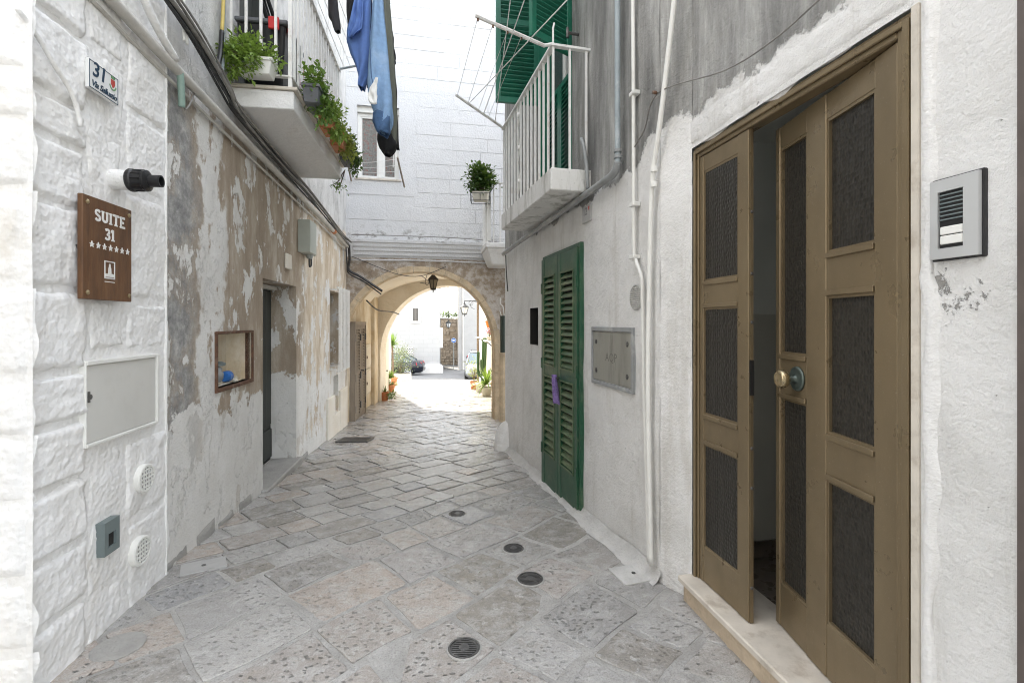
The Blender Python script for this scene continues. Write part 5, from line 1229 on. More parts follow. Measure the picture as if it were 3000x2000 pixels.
pipe('drain_spout', 'small grey bent overflow pipe at the balcony corner', 'pipe', [WR.P(*WR.hit(1346, 325), .02), WR.P(*WR.hit(1352, 322), .06), WR.P(*WR.hit(1358, 340), .06), WR.P(*WR.hit(1361, 380), .05), WR.P(*WR.hit(1364, 435), .05)], .014, M['lead_pipe'], None, 8)
pipe('wall_cable', 'dark wire hanging at the far end of the right wall', 'cable', [WR.P(WR.sy(6.35), 2.38, .03), WR.P(WR.sy(6.3), 2.1, .03), WR.P(WR.sy(6.28), 1.9, .02)], .008, M['rubber'], None, 6)
b = MB(); b.box(RD, RD.S(2352)-.05, RD.S(2345), -.02, 4, .0, .012); tag(mk('door_post', b, M['post_brown']), 'brown door post at the extreme right edge', 'post')
# bollard stone at the far right corner
g0 = ground_at(1153, 1035); bl = MB()
def bf(a_, b_):
    an = a_*2*math.pi; ph = b_*math.pi/2; r_ = .155*math.cos(ph)**.55*(1+.10*noise.noise(V((math.cos(an)*1.5, math.sin(an)*1.5, b_*2))))
    return V((g0.x+.03+r_*math.cos(an)*.9+.06*b_, g0.y+.1+r_*math.sin(an)*1.1, g0.z-.02+.39*math.sin(ph)**.8))
bl.gridf(bf, 24, 12); tag(mk('corner_stone', bl, M['plaster'], smooth=True), 'rounded white guard stone at the foot of the right corner', 'bollard')
# drainpipe at the arch
dp0 = V((-.165, 8.86)); 
t = thing('arch_downpipe', 'dark green and brown downpipe on the right pier of the arch', 'pipe', (dp0.x, dp0.y, G(8.9)))
b = MB(); b.tube([V((dp0.x, dp0.y, .95)), V((dp0.x, dp0.y, 1.5)), V((dp0.x, dp0.y, 1.62))], .052, 12); mk('upper_pipe', b, plain('dark green pipe', (.03,.045,.035), .5), t)
b = MB(); b.tube([V((dp0.x, dp0.y, G(8.9)-.1)), V((dp0.x, dp0.y, .949))], .07, 12); mk('lower_pipe', b, M['tan_stone'], t)
b = MB(); b.tube(sm_path([V((dp0.x+.02, dp0.y-.02, 1.62)), V((dp0.x, dp0.y-.03, 1.78)), V((dp0.x-.05, dp0.y-.03, 1.85)), V((dp0.x-.04, dp0.y-.03, 1.95))]), .010, 6).tube(sm_path([V((dp0.x-.03, dp0.y-.04, 1.62)), V((dp0.x-.06, dp0.y-.05, 1.72))]), .008, 6); mk('wires', b, M['white_plastic'], t)
# ------------------------------------------------------------------ covers in the paving
def cover(u, v, r, label, m=None, bright=False):
    g = ground_at(u, v); g.z += .011
    t = thing('manhole_cover', label, 'manhole cover', g, 'small round iron covers in the paving')
    b = MB(); b.lathe(g, (0,0,1), [(r*1.14, -.03), (r*1.12, -.003), (r*1.02, .001), (r*1.02, -.02)], 28); mk('cement_collar', b, M['cement'], t)
    b = MB(); b.lathe(g, (0,0,1), [(r, -.02), (r, .003), (r*.9, .003), (r*.88, -.002), (.001, -.002)], 28); mk('rim', b, M['iron'], t)
    for k in range(-4, 5):
        x = k*r*.19; h = math.sqrt(max(0, (r*.8)**2-x*x)); b = MB(); b.wbox(g.x-h, g.x+h, g.y+x-r*.045, g.y+x+r*.045, g.z-.003, g.z+.0025); mk('tread_bar', b, M['iron'], t)
    b = MB(); b.lathe(g, (0,0,1), [(r*.34, -.003), (r*.34, .0035), (r*.2, .0045)], 16); mk('boss', b, M['iron'], t)
cover(1066, 1492, .072, 'nearest round iron cover in the paving, largest in view')
cover(1218, 1332, .074, 'second nearest round iron cover, before the bronze door')
cover(1180, 1262, .068, 'third round iron cover, just beyond the second')
cover(1050, 1182, .066, 'farthest round iron cover, in the middle of the alley')
def plate(u, v, hw, hh, rot, m, label, hole=True):
    g = ground_at(u, v); g.z += .012; c_, s_ = math.cos(rad(rot)), math.sin(rad(rot)); b = MB()
    b.prism(lambda x, y, z: V((g.x+x*c_-y*s_, g.y+x*s_+y*c_, G(g.y+x*s_+y*c_)+z)), [(-hw,-hh),(hw,-hh),(hw,hh),(-hw,hh)], -.01, .0135); t = thing('cover_plate', label, 'plate', g)
    mk('plate', b, m, t, bevel=.002)
    b = MB(); b.lathe(V((g.x, g.y, g.z+.001)), (0,0,1), [(.012, 0), (.012, .0035)], 10); mk('hole', b, M['iron'], t)
plate(1455, 1320, .115, .10, 18, M['fillet'], 'square pale cover plate by the foot of the white pipes')
plate(468, 1302, .12, .085, 32, M['tile_old'], 'square grey cover plate beside the peeling left wall')
g = ground_at(272, 1487); b = MB(); b.lathe(V((g.x, g.y, .0)), (0,0,1), [(.105, 0), (.105, .009), (.10, .011), (.001, .011)], 32); tag(mk('cover_disc', b, M['cement']), 'round grey disc set in the ground by the white wall', 'plate')
g = ground_at(816, 1012); t = thing('drain_grate', 'rectangular iron drain grate in the paving before the arch', 'grate', g)
b = MB()
for q in ((-.23, .23, -.17, -.15), (-.23, .23, .15, .17), (-.23, -.21, -.149, .149), (.21, .23, -.149, .149)): b.hexa([V((g.x+x, g.y+y, G(g.y+y)+z)) for z in (0, .026) for x, y in ((q[0], q[2]), (q[1], q[2]), (q[1], q[3]), (q[0], q[3]))])
mk('frame', b, M['iron'], t)
b = MB(); b.hexa([V((g.x+x, g.y+y, G(g.y+y)+z)) for z in (0, .012) for x, y in ((-.21, -.15), (.21, -.15), (.21, .15), (-.21, .15))]); mk('pit', b, M['dark'], t)
for k in range(15):
    x = -.2+k*.4/14; b = MB(); b.hexa([V((g.x+x+dx, g.y+dy, G(g.y+dy)+z)) for z in (.008, .024) for dx, dy in ((-.008, -.149), (.008, -.149), (.008, .149), (-.008, .149))]); mk('bar', b, M['iron'], t)
# ------------------------------------------------------------------ plants
rp = random.Random(21)
def rvec(r): return V((r.uniform(-1, 1), r.uniform(-1, 1), r.uniform(-1, 1)))
def leafq(mb, c, d, up, l, w_):
    d = d.normalized(); sdv = d.cross(up)
    sdv = sdv.normalized() if sdv.length > 1e-4 else d.orthogonal().normalized()
    nn = sdv.cross(d)
    a_, t = c, c+d*l-nn*l*.15; m1 = c+d*l*.5
    mb.add([a_, m1+sdv*w_/2+nn*w_*.12, t, m1-sdv*w_/2+nn*w_*.12, m1-nn*w_*.05], [(0,4,1),(4,2,1),(0,3,4),(3,2,4)])
def bush(mb, stems, c, rx, ry, rz, n, l, w_, r, base=None, droop=0.0, clumps=8):
    cl = [V((c.x+r.gauss(0, .5)*rx, c.y+r.gauss(0, .5)*ry, c.z+r.uniform(-.8, .9)*rz)) for _ in range(clumps)]
    for q in cl:
        if base is not None:
            mid = (base+q)/2+V((r.uniform(-.1, .1)*rx, r.uniform(-.1, .1)*ry, .12*rz)); stems.tube([base, mid, q], [.005, .004, .002], 4)
        for k in range(n//clumps):
            off = V((r.gauss(0, .33)*rx, r.gauss(0, .33)*ry, r.gauss(0, .33)*rz)); p = q+off
            d = (off.normalized() if off.length > 1e-5 else V((0,0,1)))+rvec(r)*.6+V((0,0,.25-droop)); leafq(mb, p, d, V((0,0,1))+rvec(r)*.4, l*r.uniform(.6, 1.2), w_*r.uniform(.7, 1.2))
def plant(name, label, pot_fn, org, leafmat, specs, group=None, stemmat='bark'):
    t = thing(name, label, 'plant', org, group)
    if pot_fn: pot_fn(t)
    mb, stm = MB(), MB()
    for sp in specs: bush(mb, stm, *sp[:-1], rp, **sp[-1])
    mk('foliage', mb, M[leafmat], t)
    if stm.v: mk('stems', stm, M[stemmat], t)
    return t
def trough(fr, s0, s1, z0, z1, o0, o1, m, tp=.85):
    def f(t):
        b = MB(); P = fr.P; ms, mo = (s0+s1)/2, (o0+o1)/2; k = lambda x, c: c+(x-c)*tp
        b.hexa([P(k(s0, ms), z0, k(o0, mo)), P(k(s1, ms), z0, k(o0, mo)), P(k(s1, ms), z0, k(o1, mo)), P(k(s0, ms), z0, k(o1, mo)), P(s0, z1, o0), P(s1, z1, o0), P(s1, z1, o1), P(s0, z1, o1)]); mk('planter', b, M[m], t, bevel=.004)
        b = MB()
        for q in ((s0-.008, s1+.008, o0-.008, o0+.012), (s0-.008, s1+.008, o1-.012, o1+.008), (s0-.008, s0+.012, o0+.0121, o1-.0121), (s1-.012, s1+.008, o0+.0121, o1-.0121)): b.box(fr, q[0], q[1], z1+.0005, z1+.022, q[2], q[3])
        mk('rim', b, M[m], t)
        b = MB(); b.box(fr, s0+.013, s1-.013, z1-.01, z1+.012, o0+.013, o1-.013); mk('soil', b, M['soil'], t)
    return f
def round_pot(c, r0, r1, h, m, saucer=False):
    def f(t):
        b = MB(); b.lathe(c, (0,0,1), [(r0, 0), (r0+(r1-r0)*.8, h*.82), (r1*1.08, h*.83), (r1*1.08, h), (r1*.92, h), (r1*.9, h*.9), (.001, h*.9)], 20); mk('pot', b, M[m], t, smooth=False)
        b = MB(); b.lathe(c+V((0,0,h*.9+.001)), (0,0,1), [(r1*.89, 0), (r1*.89, .004)], 16); mk('soil', b, M['soil'], t)
        if saucer: b = MB(); b.lathe(c+V((0,0,-.0)), (0,0,1), [(r0*1.3, 0), (r0*1.45, .03), (r0*1.35, .03), (r0*1.25, .01)], 20); mk('saucer', b, M[m], t)
    return f
B0n = B0+.03
# white planter on the near end of the left balcony
c = WL.P(B0n-.06, 3.54, .20)
plant('balcony_planter', 'white trough of trailing light green herbs on the near end of the left balcony', trough(WL, B0n-.16, B0n-.02, 3.40, 3.50, .10, .36, 'white_plastic'), WL.P(B0n-.08, 3.40, .22), 'leaf_light',
      [(WL.P(B0n-.12, 3.56, .16), .14, .07, .10, 620, .046, .026, dict(base=WL.P(B0n-.09, 3.50, .2), clumps=14)), (WL.P(B0n-.20, 3.45, .14), .15, .06, .09, 620, .046, .026, dict(base=WL.P(B0n-.1, 3.50, .18), clumps=10, droop=.5)), (WL.P(B0n-.08, 3.66, .18), .05, .04, .09, 80, .040, .020, dict(base=WL.P(B0n-.09, 3.5, .2), clumps=5)), (WL.P(B0n-.09, 3.54, .35), .05, .05, .05, 60, .05, .026, dict(base=WL.P(B0n-.09, 3.5, .3), clumps=4))])
# planters along the front of the left balcony
fs = [(.10, 'pot_grey', 'leaf_mid', .10, .16, 'dark grey trough with a sprawling succulent at the near front corner of the left balcony'), (.62, 'terracotta', 'leaf_light', .13, .12, 'terracotta pot of bushy yellow green plants on the front of the left balcony'), (1.08, 'terracotta', 'leaf_yellow', .12, .10, 'clay trough with small yellowish leaves, middle of the left balcony front'), (1.55, 'pot_grey', 'leaf_dark', .15, .12, 'dark trough of glossy ivy at the far end of the left balcony')]
for ds, pm, lm, rx, rz, lb in fs:
    s0 = B0+ds; o0 = .52
    plant('balcony_planter', lb, trough(WL, s0, s0+.30, 3.31, 3.43, o0, o0+.13, pm), WL.P(s0+.15, 3.31, o0+.06), lm,
          [(WL.P(s0+.15, 3.49, o0+.07), .08, .14, rz*.85, 520, .052 if lm != 'leaf_yellow' else .034, .034 if lm != 'leaf_yellow' else .02, dict(base=WL.P(s0+.15, 3.43, o0+.06), clumps=12)),
           (WL.P(s0+.2, 3.36, o0+.13), .05, .12, rz*.85, 300, .05, .033, dict(base=WL.P(s0+.15, 3.43, o0+.08), clumps=7, droop=.8))])
plant('hanging_vine', 'sprig of ivy hanging below the far corner of the left balcony', None, WL.P(B1-.02, 3.02, .42), 'leaf_mid', [(WL.P(B1-.03, 3.12, .44), .08, .05, .06, 70, .04, .026, dict(base=WL.P(B1-.03, 3.3, .53), clumps=6, droop=.8))])
# plant on the small balcony
c = at(1101, 445, 8.15)
def pb(t):
    b = MB(); b.hexa([c+V(v) for v in ((-.10,-.08,-.12),(.14,-.08,-.12),(.14,.1,-.12),(-.10,.1,-.12),(-.12,-.10,.02),(.16,-.10,.02),(.16,.12,.02),(-.12,.12,.02))]); mk('pot', b, M['pot_pale'], t, bevel=.01)
    b = MB()
    for z_ in (-.14, -.02): b.tube([c+V(v)+V((0,0,z_)) for v in ((-.14,-.12,0),(.18,-.12,0),(.18,.14,0),(-.14,.14,0),(-.14,-.12,0))], .006, 5)
    for v in ((-.14,-.12),(.02,-.12),(.18,-.12),(.18,.14),(-.14,.14)): b.tube([c+V((v[0], v[1], -.14)), c+V((v[0], v[1], -.02))], .006, 5)
    b.tube([c+V((.18,-.12,-.02)), c+V((.26,-.1,.1))], .006, 5); mk('wire_holder', b, M['lamp_iron'], t)
plant('jade_plant', 'round leafed jade plant in a wire holder on the little far balcony', pb, c+V((0,0,-.14)), 'leaf_dark', [(c+V((.02,0,.22)), .19, .14, .17, 1500, .065, .05, dict(base=c+V((.02,0,.02)), clumps=18))])
# ------------------------------------------------------------------ things on the left balcony
t = thing('folding_crate', 'black plastic bin with red handles behind the railing of the left balcony', 'bin', WL.P(B0+.35, 3.365, .2))
b = MB(); P = WL.P; a0, a1 = B0+.08, B0+.55
b.hexa([P(a0+.04, 3.366, .08), P(a1-.04, 3.366, .08), P(a1-.04, 3.366, .36), P(a0+.04, 3.366, .36), P(a0, 3.90, .03), P(a1, 3.90, .03), P(a1, 3.90, .40), P(a0, 3.90, .40)]); mk('body', b, M['black'], t, bevel=.012)
b = MB(); b.box(WL, a0-.02, a1+.02, 3.90, 3.935, .02, .42); mk('lid', b, M['pot_grey'], t, bevel=.008)
b = MB(); b.box(WL, a0+.04, a0+.12, 3.86, 3.95, .40, .43); mk('handle', b, M['red'], t, bevel=.006)
b = MB(); b.box(WL, a0-.045, a0-.02, 3.84, 3.94, .28, .36); mk('handle', b, M['red'], t, bevel=.006)
t = thing('folded_chair', 'dark folded frame leaning against the wall on the left balcony', 'chair', WL.P(B0+.75, 3.365, .15))
b = MB(); b.tube([P(B0+.15, 4.55, .05), P(B0+.80, 3.37, .35)], .018, 6); mk('leg', b, M['black'], t)
b = MB(); b.tube([P(B0+.22, 4.55, .10), P(B0+.88, 3.37, .40)], .018, 6); mk('leg', b, M['black'], t)
b = MB(); b.hexa([P(B0+.2, 4.5, .06), P(B0+.5, 3.95, .17), P(B0+.55, 3.95, .21), P(B0+.25, 4.5, .10), P(B0+.2, 4.52, .06), P(B0+.5, 3.97, .17), P(B0+.55, 3.97, .21), P(B0+.25, 4.52, .10)]); mk('panel', b, M['black'], t)
t = thing('plastic_bag', 'pink and blue plastic bag hanging behind the balcony railing', 'bag', WL.P(B0+1.0, 3.37, .3)); bm_ = MB()
def bagf(a_, b_):
    an = a_*2*math.pi; r_ = (.03+.10*math.sin(min(1, b_*1.15)*math.pi*.5)**.8)*(1+.18*math.sin(an*5+b_*3))
    return P(B0+1.0+r_*math.cos(an)*1.2, 3.92-.54*b_, .30+r_*math.sin(an)*.8)
bm_.gridf(bagf, 24, 10); mk('bag', bm_, M['pink_bag'], t, smooth=True)
b = MB(); b.box(WL, B0+.97, B0+1.03, 3.90, 4.02, .28, .32); mk('handle', b, M['red'], t, bevel=.008)
bs = WL.P(B0+.42, 4.50, .42); b = MB(); b.lathe(bs, (0,0,1), [(.07, 0), (.13, .02), (.16, .10), (.165, .16), (.14, .15), (.12, .04), (.001, .03)], 22); tag(mk('basket', b, M['wicker']), 'orange wicker basket hung at the top of the left balcony railing', 'basket')
# ------------------------------------------------------------------ clothes lines
def wire(name, label, cat, pts, r, m, group=None): return pipe(name, label, cat, pts, r, m, group, 5, True, 4)
YL = 4.3
t = thing('drying_rack', 'drying rack on the left balcony with teal far arm carrying the laundry', 'drying rack', WL.P(B1-.05, RT, no))
ea = at(836, 148, 5.62); sa_ = WL.P(B1-.03, RT+.02, no)
b = MB(); b.tube([sa_, ea], .013, 6); mk('arm', b, M['blue_pipe'], t)
na = V((ea.x+.28, 3.0, RT+.06)); b = MB(); b.tube([WL.P(B0+.03, RT+.03, no), na+V((0,0,0))], .013, 6); mk('arm', b, M['blue_pipe'], t)
nst = WL.P(B0+.03, RT+.03, no)
for k in range(4):
    f = (k+1)/4.2; b = MB(); b.tube([sa_.lerp(ea, f), nst.lerp(na, f)], .003, 4); mk('line', b, M['white_cloth'], t)
def rack(t, p0, p1, q0, q1, n):
    b = MB(); b.tube(p0 if isinstance(p0, list) else [p0, p1], .014, 6); mk('arm', b, M['white_metal'], t)
    b = MB(); b.tube([q0, q1], .014, 6); mk('arm', b, M['white_metal'], t)
t = thing('drying_rack', 'white drying rack with taut lines projecting from the right balcony', 'drying rack', WR.P(B0r, RTr, nor))
a0 = WR.P(B0r+.02, RTr+.02, nor); a1 = V((-.25, 3.33, 3.61)); c0 = WR.P(B1r-.02, RTr+.01, nor); c1 = V((-.55, 4.72, 3.72))
rack(t, [a0, a0+V((-.07,-.03,-.03)), a1], a1, c0, c1, 4)
for k in range(4):
    f = .35+.62*k/3; p0, p1 = (a0+V((-.07,-.03,-.03))).lerp(a1, f), c0.lerp(c1, f); b = MB(); b.tube([p0, p1], .002, 4); mk('line', b, M['cabinet'], t)
    b = MB(); b.box(None, p0.x-.006, p0.x+.006, p0.z-.03, p0.z+.012, p0.y-.006, p0.y+.006); mk('peg', b, M['rust'], t)
b = MB(); b.tube([a0, a0+V((.0, 0, .12)), a0+V((.01, .02, .17))], .008, 5); mk('hook', b, M['white_metal'], t)
for k, (f, tgt) in enumerate(((.45, (1230, -70, 2.6)), (.75, (1360, -60, 2.2)), (.2, (1180, -60, 2.9)))):
    p0 = c0.lerp(c1, f); wire('washing_line', ['middle', 'right hand', 'left hand'][k]+' white washing line rising from the right balcony rack', 'line', [p0, at(*tgt)], .0035, M['white_cloth'])
# ------------------------------------------------------------------ laundry
def cloth(name, label, cat, m, fn, nu=14, nv=26, solid=.005):
    return tag(mk(name, MB().gridf(fn, nu, nv), m, smooth=True, solid=solid), label, cat)
def lerp(a_, b_, t): return a_+(b_-a_)*t
def hang(prof, y, fold=.03, nf=3, seed=0, tw=0.0):
    """prof: list of (v, uL, uR) from top to bottom in picture units, hung at depth y"""
    def fn(a_, b_):
        x = b_*(len(prof)-1); i = min(int(x), len(prof)-2); t = x-i
        v = lerp(prof[i][0], prof[i+1][0], t); ul = lerp(prof[i][1], prof[i+1][1], t); ur = lerp(prof[i][2], prof[i+1][2], t)
        p = at(lerp(ul, ur, a_), v, y); q = noise.noise(V((a_*3, b_*4, seed)))
        return p+V((.006*noise.noise(V((b_*9, a_*2, seed))), fold*math.sin(a_*nf*2*math.pi+seed+b_*1.5)+.04*q+tw*(a_-.5), .012*q))
    return fn
def garment(prof, y, depth=.05, seed=0, nu=20, nv=30):
    """closed double-layer garment: a flattened tube with folds"""
    def fn(a_, b_):
        x = b_*(len(prof)-1); i = min(int(x), len(prof)-2); t = x-i
        v = lerp(prof[i][0], prof[i+1][0], t); ul = lerp(prof[i][1], prof[i+1][1], t); ur = lerp(prof[i][2], prof[i+1][2], t)
        an = a_*2*math.pi; cu, du = (ul+ur)/2, (ur-ul)/2
        rr = 1+.12*math.sin(an*3+b_*5+seed)
        p = at(cu+du*math.cos(an)*rr, v, y)
        return p+V((0, depth*math.sin(an)*(1+.35*math.sin(an*4+b_*7+seed)), .01*noise.noise(V((an, b_*6, seed)))))
    return fn
JP = [(-25, 858, 876), (60, 853, 883), (130, 848, 890), (190, 846, 896), (225, 850, 902), (262, 862, 904), (285, 866, 902), (305, 872, 893)]
JY = 4.30
t = thing('jeans', 'light blue jeans hung upside down with white pocket lining showing', 'jeans', at(880, 305, JY))
mk('leg', MB().gridf(garment(JP, JY, .06, 1.0), 26, 34), M['denim'], t, smooth=True, solid=.004)
mk('waistband', MB().gridf(garment([(262, 857, 893), (280, 858, 898), (300, 866, 896), (309, 872, 893)], JY-.02, .068, 2.0), 22, 8), M['denim_dark'], t, smooth=True, solid=.004)
mk('pocket_lining', MB().gridf(hang([(178, 862, 868), (205, 848, 866), (225, 845, 866), (240, 852, 866)], JY-.125, .006, 1, 3), 8, 10), M['white_cloth'], t, smooth=True, solid=.003)
mk('seam', MB().tube([at(852, -20, JY-.062), at(849, 90, JY-.066), at(853, 175, JY-.07), at(866, 230, JY-.07)], .004, 5), M['denim_dark'], t)
cloth('shirt', 'blue jersey top hanging beside the jeans', 'shirt', M['blue_cloth'], garment([(-25, 822, 850), (25, 812, 850), (70, 800, 853), (95, 800, 858), (125, 808, 860), (150, 818, 858), (175, 823, 848), (198, 824, 838), (204, 826, 836)], 4.45, .06, 3.0), 26, 34, .004)
cloth('shirt_sleeve', 'loose blue sleeve flap folded over the front of the blue top', 'sleeve', M['blue_cloth'], hang([(-20, 815, 835), (20, 812, 834), (50, 806, 835), (70, 801, 831), (86, 800, 812)], 4.36, .02, 2, 4), 10, 14)
cloth('vest', 'dark navy garment hanging between the blue top and the jeans', 'garment', M['navy_cloth'], hang([(-25, 845, 853), (60, 848, 858), (100, 850, 862), (150, 845, 858), (200, 842, 852)], 4.6, .03, 2, 5))
t = thing('trousers', 'long grey olive trousers with black edge hanging behind the jeans', 'trousers', at(900, 340, 4.62))
mk('leg', MB().gridf(garment([(-25, 875, 892), (80, 878, 900), (160, 884, 906), (240, 888, 910), (290, 890, 912), (320, 890, 913), (336, 894, 912)], 4.62, .05, 6.0), 24, 32), M['olive_cloth'], t, smooth=True, solid=.004)
mk('lining', MB().gridf(garment([(298, 868, 890), (318, 867, 906), (335, 872, 914), (348, 878, 908), (358, 884, 896)], 4.60, .05, 8.0), 20, 10), M['black_cloth'], t, smooth=True, solid=.004)
mk('side_edge', MB().gridf(hang([(-25, 890, 893), (80, 898, 901), (130, 901, 904), (200, 906, 909), (280, 910, 913), (345, 911, 917)], 4.66, .015, 2, 7), 5, 24), M['black_cloth'], t, smooth=True, solid=.004)
cloth('lace_top', 'ragged black lacy garment edge behind the trousers', 'garment', M['black_cloth'], hang([(60, 888, 899), (85, 890, 904), (110, 892, 906), (128, 894, 908), (140, 898, 909), (149, 900, 906)], 4.75, .03, 3, 9), 8, 14)
cloth('black_sleeve', 'black sleeve hanging left of the blue top', 'garment', M['black_cloth'], garment([(-25, 798, 814), (30, 797, 812), (60, 799, 810), (82, 801, 808)], 4.5, .04, 10.0), 14, 14, .004)
cloth('sock', 'charcoal sock hanging nearest the left balcony rail', 'sock', M['char_cloth'], garment([(-25, 755, 772), (20, 755, 776), (38, 754, 778), (52, 762, 780), (65, 766, 782), (74, 770, 782)], 4.5, .03, 11.0), 14, 16, .004)
# rack at the facade window
t = thing('window_rack', 'old drying rack with rusty arms under the facade window', 'drying rack', FA.P((WI[0]+WI[1])/2, 3.95, .1))
for (ua, va), (ub, vb) in (((798, 372), (808, 420)), ((913, 362), (929, 430))):
    p0 = at(ub, vb, 8.62); p1 = at(ua, va, 8.05); b = MB(); b.tube([p0, p1], .016, 6); mk('arm', b, M['old_wood'], t)
for k in range(5):
    f = k/4; p0 = at(808, 420, 8.62).lerp(at(798, 372, 8.05), .15+f*.8); p1 = at(929, 430, 8.62).lerp(at(913, 362, 8.05), .15+f*.8); b = MB(); b.tube([p0, (p0+p1)/2+V((0,0,-.02)), p1], .003, 4); mk('line', b, M['white_cloth'], t)
for du in (0, 7): b = MB(); b.tube([at(905+du, 330, 8.2), at(903+du, 385, 8.2)], .007, 5); mk('peg_bar', b, M['white_plastic'], t)
# wires on the facade and the arch
wire('wall_cable', 'black wire sagging across the plaster above the arch', 'cable', [FA.P(.1, 2.66, .06), FA.P(.5, 2.50, .04), FA.P(.9, 2.36, .04), FA.P(1.3, 2.34, .04), FA.P(1.75, 2.52, .04)], .006, M['rubber'])
wire('wall_cable', 'thin wire from the arch crown to the hanging lantern', 'cable', [FA.P(1.3, 2.35, .04), FA.P(1.45, 2.22, .02), at(965, 650, 9.6), at(990, 648, 10.3)], .005, M['rubber'])
wire('wall_cable', 'cable along the top of the cornice', 'cable', [FA.P(.1, 3.03, .12), FA.P(1.2, 3.035, .16), FA.P(2.2, 3.02, .16), FA.P(2.7, 2.98, .15)], .007, M['grey_cable'])
wire('overhead_wire', 'wire strung across the little square beyond the arch', 'cable', [at(915, 640, 18), at(1008, 662, 18.5), at(1075, 645, 19)], .010, M['rubber'])
wire('wall_pipe', 'thin conduit along the foot of the cornice', 'conduit', [FA.P(.0, 2.60, .03), FA.P(1.4, 2.62, .03), FA.P(2.7, 2.60, .03)], .012, M['facade_white'])
# ------------------------------------------------------------------ passage: door, cabinets, lantern
PD = (WL.sy(8.93), WL.sy(10.15)); pz0, pz1 = G(9.5)-.02, 1.44
t = thing('passage_shutters', 'weathered brown louvred double door inside the archway', 'door', WL.P((PD[0]+PD[1])/2, pz0, .05))
b = MB(); b.box(WL, PD[0]-.05, PD[0], pz0-.1, pz1+.07, -.02, .10).box(WL, PD[1], PD[1]+.05, pz0-.1, pz1+.07, -.02, .10).box(WL, PD[0], PD[1], pz1, pz1+.07, -.02, .10); mk('frame', b, M['old_wood'], t)
pm = (PD[0]+PD[1])/2
for a_, c_ in ((PD[0]+.004, pm-.003), (pm+.003, PD[1]-.004)):
    lf = louvre('leaf', WL, a_, c_, pz0, pz1-.003, .05, .085, M['old_wood'], step=.055, stw=.075, parent=t)
    b = MB(); b.box(WL, a_+.07, c_-.07, pz0+.05, pz1-.05, .03, .045); mk('backing', b, M['dark'], t)
for s_ in (PD[0]-.02, pm-.03, PD[1]-.02):
    for z_ in (pz0+.2, .4, pz1-.3): b = MB(); b.box(WL, s_, s_+.045, z_, z_+.13, .086, .105); mk('hinge', b, M['iron'], t)
b = MB(); b.tube([WL.P(pm+.05, .55, .085), WL.P(pm+.05, .55, .14), WL.P(pm+.14, .55, .14)], .014, 6); mk('handle', b, M['iron'], t)
cab = ((10.45, 11.25, -.12, .45, 'lower'), (10.45, 11.25, .47, 1.0, 'upper'))
for y0, y1, z0, z1, w_ in cab:
    t = thing('wall_cabinet', w_+' cream painted cabinet door inside the archway', 'cabinet', WL.P(WL.sy((y0+y1)/2), z0, 0)); b = MB(); b.box(WL, WL.sy(y0), WL.sy(y1), z0, z1, -.02, .05); mk('frame', b, M['cream_wood'], t, bevel=.008)
    b = MB(); b.box(WL, WL.sy(y0)+.06, WL.sy(y1)-.06, z0+.05, z1-.05, .04, .062); mk('panel', b, M['vault'], t, bevel=.005)
    b = MB(); b.box(WL, WL.sy(y0)+.075, WL.sy(y0)+.095, (z0+z1)/2-.03, (z0+z1)/2+.03, .063, .08); mk('catch', b, M['rust'], t)
def lantern(t, c, h, m, g, rr=.32, hook=None):
    """c: bottom tip; six-sided lantern of height h"""
    b = MB(); b.lathe(c+V((0,0,h*.10)), (0,0,1), [(h*.02, 0), (h*rr*.55, h*.03), (h*rr*.62, h*.06), (h*rr*.5, h*.10)], 6); mk('base', b, m, t)
    b = MB(); b.lathe(c, (0,0,1), [(.002, 0), (h*.035, h*.05), (h*.02, h*.11)], 8); mk('finial', b, m, t)
    b = MB(); b.lathe(c+V((0,0,h*.2)), (0,0,1), [(h*rr*.48, 0), (h*rr*.86, h*.38)], 6); mk('glass', b, g, t)
    for k in range(6):
        an = math.pi*k/3; x = V((1,0,0)); ax_ = V((0,0,1)); xx = ax_.orthogonal().normalized(); yy = ax_.cross(xx); d = xx*math.cos(an)+yy*math.sin(an)
        b = MB(); b.tube([c+d*h*rr*.5+V((0,0,h*.19)), c+d*h*rr*.9+V((0,0,h*.59))], h*.018, 4); mk('rib', b, m, t)
    b = MB(); b.lathe(c+V((0,0,h*.58)), (0,0,1), [(h*rr*1.0, 0), (h*rr*1.05, h*.03), (h*rr*.75, h*.12), (h*rr*.4, h*.20), (h*rr*.25, h*.26), (h*.03, h*.30), (h*.035, h*.34), (h*.01, h*.42)], 12); mk('cap', b, m, t)
lc = at(995, 672, 10.3)
t = thing('hanging_lantern', 'dark lantern hanging from the vault of the archway', 'lantern', lc); lantern(t, lc, .46, M['bronze_lamp'], M['amber_glass'], .24)
b = MB(); b.tube([lc+V((0,0,.44)), lc+V((0,0,.52)), lc+V((.02,0,.75))], .008, 5); mk('hook', b, M['bronze_lamp'], t)
b = MB(); b.tube(sm_path([lc+V((-.02,0,.47)), lc+V((-.12,0,.40)), lc+V((-.17,0,.22)), lc+V((-.12,0,.16)), lc+V((-.07,0,.28))]), .006, 5); mk('cable_loop', b, M['rubber'], t)
